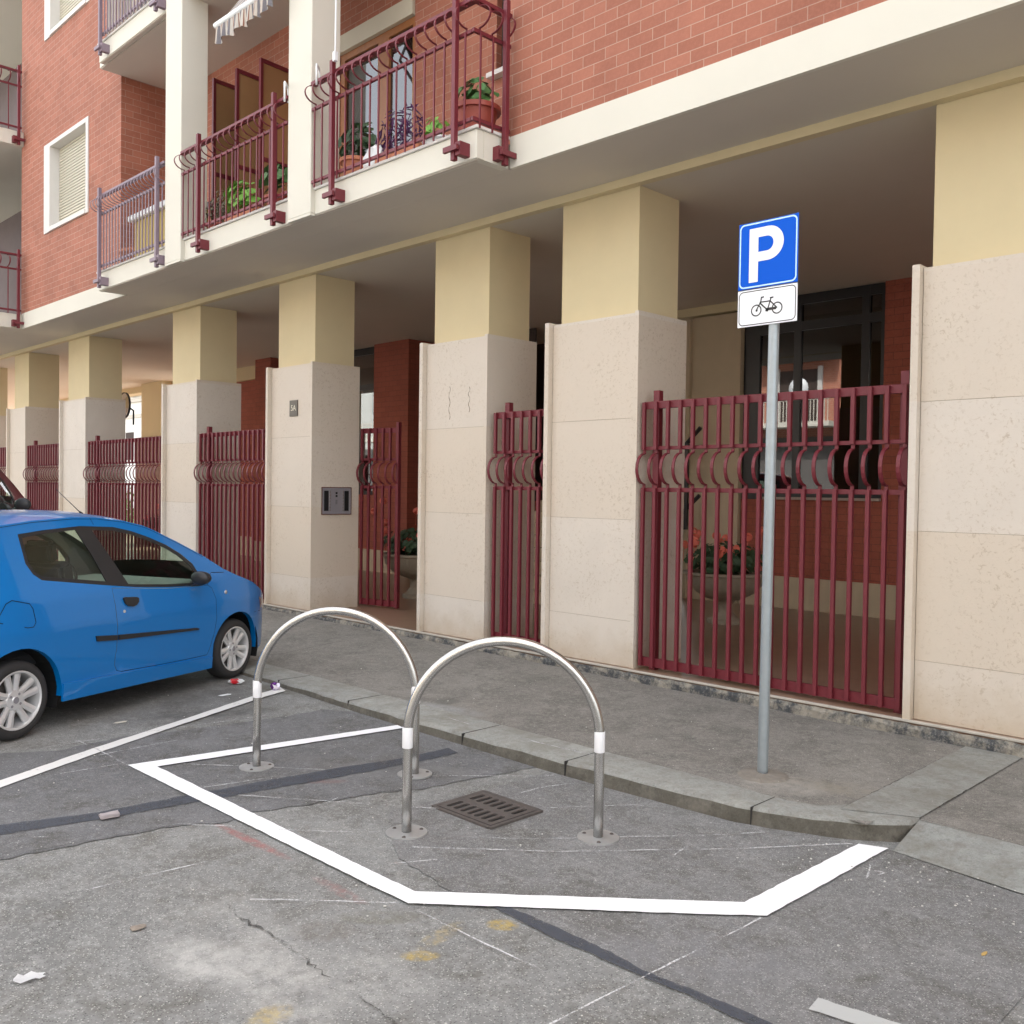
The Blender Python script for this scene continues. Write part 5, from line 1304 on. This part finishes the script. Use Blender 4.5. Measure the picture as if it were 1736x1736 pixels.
        bm = bmesh.new(); lathe(bm, [(0, -.010), (.014, -.008), (.020, 0)], 16, (-.17, side * (HW - inset(-.17, .84)), .845), axis='y')
        if side > 0: 
            for v in bm.verts: v.co.y = 2 * (HW - inset(-.17, .84)) - v.co.y
        obj('side_indicator', bm, M_lamp, car, smooth=True)
        bm = conform([(.42, .74), (.56, .725), (.64, .66), (.63, .60), (.48, .62)], side, (), .002, None, 0); obj('headlight', bm, M_lamp, car)
        bm = conform([(-2.84, 1.30), (-2.78, 1.28), (-2.88, .86), (-2.96, .86)], side, (), .002, None, 0); obj('tail_light', bm, M_lampr, car)
    # liner, floor, arches
    bm = bmesh.new()
    b = []
    for side in (-1, 1):
        inner = [(p[0], p[1]) for p in dens([(.60, .40), (.55, .74), (0, .94), (-.45, .93), (-.9, .94), (-1.5, .99), (-2.2, 1.08), (-2.75, 1.2), (-2.9, .9), (-2.95, .4), (-2.88, .3)], .2)] + arch(-2.46, .385)[::-1] + [(-1.2, .24)] + arch(0, .372)[::-1]
        b.append(conform(inner, side, (), -.035, None, 0))
    ob = merge(b)
    for q, hw_ in (((-2.9, -2.83), .6), ((-2.09, -.37), .70), ((.37, .52), .55)): box(ob, q[0], q[1], -hw_, hw_, .22, .26)
    for cx in (-2.46, 0):
        ar = arch(cx, .38, -20, 200, 16)
        for side in (-1, 1):
            q0 = [ob.verts.new((x, side * .78, z)) for x, z in ar]; q1 = [ob.verts.new((x, side * .50, z)) for x, z in ar]
            for i in range(len(ar) - 1): ob.faces.new([q0[i], q0[i + 1], q1[i + 1], q1[i]])
            ob.faces.new([ob.verts.new((x, side * .50, z)) for x, z in ar])
    obj('underbody', ob, M_hole, car)
    # interior
    obj('door_lining', merge([conform([(-2.3, 1.06), (-1.5, .985), (-.5, .915), (-.5, .6), (-2.05, .6), (-2.3, .75)], sd, (), -.05, None, .1) for sd in (-1, 1)]), M_dash, car)
    bm = bmesh.new(); box(bm, -.95, -.25, -.68, .68, .70, .965, bev=.04); da = obj('dashboard', bm, M_dash, car, smooth=True, angle=40)
    bm = bmesh.new(); cx_, cy_ = -.98, .36; tube(bm, [(cx_ + .05 * math.sin(t * .35), cy_ + .17 * math.cos(t * .35), .95 + .16 * math.sin(t * .35)) for t in range(18)], .014, 8, closed=True); obj('steering_wheel', bm, M_black, da)
    for sy in (-.36, .36):
        bm = bmesh.new(); box(bm, -1.70, -1.30, sy - .25, sy + .25, .45, .62, bev=.05)
        obox(bm, (-1.78, sy, .90), (.07, .25, .33), Matrix.Rotation(R(-12), 3, 'Y')); obox(bm, (-1.86, sy, 1.30), (.05, .14, .09), Matrix.Rotation(R(-12), 3, 'Y'))
        bmesh.ops.bevel(bm, geom=[e for e in bm.edges], offset=.03, segments=2, affect='EDGES'); obj('seat', bm, M_seat, car, smooth=True, angle=60)
    bm = bmesh.new(); box(bm, -2.62, -2.5, -.62, .62, .55, 1.05, bev=.04); box(bm, -2.5, -2.1, -.62, .62, .45, .60, bev=.04); obj('rear_seat', bm, M_seat, car)
    bm = bmesh.new(); tube(bm, [(-1.22, -.1, 1.60), (-1.48, -.1, 1.80)], [.004, .0018], 6); tube(bm, [(-1.19, -.1, 1.585), (-1.22, -.1, 1.60)], .009, 8); obj('antenna', bm, M_black, car)
    # wheels
    for (wx, steer) in ((0, R(0)), (-2.46, 0)):
        for side in (-1, 1):
            if not WM:
                ty, rim, caps, disc = wheel_meshes(); WM['t'] = obj('tyre', ty, M_tyre, None, True, angle=50); WM['r'] = obj('rim', rim, M_alloy, None, True, angle=35); WM['c'] = obj('wheel_bolts', caps, M_panel, None); WM['d'] = obj('brake_disc', disc, M_rust, None)
                use = WM['t'], WM['r'], WM['c'], WM['d']
            else: use = tuple(link_copy(WM[q], None) for q in 'trcd')
            tyre = use[0]; wh = bpy.data.objects.new('wheel', None); C.objects.link(wh); wh.empty_display_size = .1; wh.parent = car; wh.location = (wx, side * (HW - .105), .285)
            wh.rotation_euler = (0, (random.random() if wx == 0 else R(-8)), (math.pi if side > 0 else 0) + steer)
            for q in use: q.parent = wh; q.location = (0, 0, 0)
    return car
M_lamp = simple('clear_lamp', (0.55, 0.55, 0.56), 0.08, metal=0.6, bump=0); M_lampr = simple('red_lamp', (0.45, 0.01, 0.01), 0.1, bump=0)
KC = .914; hd = 1.991
fx = Vector((math.cos(hd), math.sin(hd), 0)); lt = Vector((-math.sin(hd), math.cos(hd), 0))
org = Vector((-7.51, 4.126, -.172)) + lt * HW * KC
make_car('parked_car', 'bright blue three-door hatchback parked nose to the kerb', (org.x, org.y, -.172), hd, KC, paint('blue_paint', (0.0, 0.165, 0.50)), M_cglass)
c2 = make_car('parked_car', 'dark red vehicle showing only its windscreen pillar and mirror past the blue car roof', (-13.49, 3.62, -.13), R(142), (1.0, 1.0, 1.355), paint('dark_red_paint', (0.13, 0.01, 0.018)), M_cglass)

# ------------------------------------------------------------ beyond: courtyard side, and the far side of the street
wb = thing('white_building', 'sunlit white building with a cornice seen through the far end of the portico', 'building', (-62, 26, 0), absolute=True)
bm = bmesh.new(); box(bm, -95, -40, 26, 32, -.3, 7.6); obj('wall', bm, simple('white_render', (0.88, 0.87, 0.82), 0.85), wb)
bm = bmesh.new()
for z, d in ((6.9, .25), (7.3, .4), (5.9, .15)): box(bm, -95, -40, 26 - d, 25.999, z, z + .22)
obj('cornice', bm, M_ochre, wb)
bm = bmesh.new(); box(bm, -95.5, -39.5, 25.2, 33, 7.62, 8.1); obj('roof', bm, simple('slate_grey', (0.16, 0.15, 0.17), 0.8), wb)
for x in range(-92, -41, 5):
    bm = bmesh.new(); box(bm, x, x + 1.2, 25.97, 25.999, 3.2, 5.0); obj('window', bm, M_room, wb)
hg = thing('garden_hedge', 'leafy hedge on a garden fence glimpsed past the portico end', 'hedge', (-26, 12.6, 0), absolute=True)
random.seed(5)
bm = bmesh.new()
for i in range(2600):
    x = random.uniform(-33, -21.5); z = abs(random.gauss(0, 1)) * .55 + .2; z = min(z, 2.3)
    leaf(bm, (x, 12.6 + random.uniform(-.35, .35), z), .06, (random.uniform(-1, 1), -1, random.uniform(0, 1)), .7)
obj('foliage', bm, M_leaf, hg)
bm = bmesh.new()
for i in range(40): tube(bm, [(-33 + i * .29, 12.6, 0), (-33 + i * .29 + .1, 12.65, 1.6)], .012, 5)
obj('stems', bm, M_dry, hg)
cm = thing('convex_mirror', 'round traffic mirror fixed behind a far pillar', 'mirror', (-19.9, 8.3, 3.2))
bm = bmesh.new(); lathe(bm, [(0, -.06), (.15, -.045), (.26, 0)], 32, axis='y'); obj('mirror_face', bm, simple('mirror_face', (0.8, 0.8, 0.8), 0.05, metal=1, bump=0, var=.01), cm, smooth=True)
bm = bmesh.new(); lathe(bm, [(.258, -.01), (.272, -.01), (.272, .03), (.258, .03)], 32, axis='y'); obj('rim', bm, M_black, cm)
bm = bmesh.new(); tube(bm, [(0, .04, 0), (0, .2, -.1), (0, .2, -.4)], .02, 8); obj('bracket', bm, M_black, cm)

ob = thing('opposite_apartment_block', 'red and cream apartment block with balconies mirrored in the lobby window', 'building', (-16, -13, 0), absolute=True)
bm = bmesh.new(); box(bm, -60, 20, -20, -13, -.3, 9.4); obj('wall', bm, M_opp, ob)
bm = bmesh.new()
for i in range(11): box(bm, -52 + i * 6.2, -52 + i * 6.2 + 3.6, -12.998, -12.96, 3.0, 9.3)
obj('brick_panel', bm, M_salmon, ob)
bm = bmesh.new(); box(bm, -60, 20, -13.05, -12.959, -.3, 3.9); obj('ground_floor', bm, simple('dark_shopfronts', (0.14, 0.13, 0.12), 0.6), ob)  # one even dark tone for the shops
random.seed(3)
for fl in range(2):
    z = 4.25 + fl * 3.1
    for i in range(11):
        x = -52 + i * 6.2
        bm = bmesh.new(); box(bm, x, x + 3.6, -13, -11.9, z, z + .2); bs = obj('balcony_slab', bm, M_cream, ob)
        bm = bmesh.new(); box(bm, x, x + 3.6, -11.95, -11.9, z + 1.05, z + 1.1); 
        for j in range(25): box(bm, x + j * .147, x + j * .147 + .03, -11.94, -11.91, z + .2, z + 1.05)
        obj('railing', bm, M_cream, bs)
        bm = bmesh.new(); box(bm, x + .9, x + 2.6, -12.955, -12.92, z + .2, z + 2.4); w_ = obj('window', bm, M_room, ob)
        bm = bmesh.new(); box(bm, x + .7, x + .9, -12.957, -12.88, z + .2, z + 2.5); box(bm, x + 2.6, x + 2.8, -12.957, -12.88, z + .2, z + 2.5); obj('frame', bm, M_white, w_)
sd = thing('satellite_dish', 'white satellite dish mirrored in the lobby window', 'dish', (-18.6, -11.7, 5.75))
bm = bmesh.new(); lathe(bm, [(0, -.08), (.25, -.06), (.42, 0), (.42, .01), (0, -.06)], 32, axis='y'); o = obj('dish', bm, M_whitep, sd, smooth=True); o.rotation_euler = (0, 0, math.pi)
bm = bmesh.new(); tube(bm, [(0, 0, -.4), (0, .5, -.05)], .015, 6); obj('arm', bm, M_dark, sd)
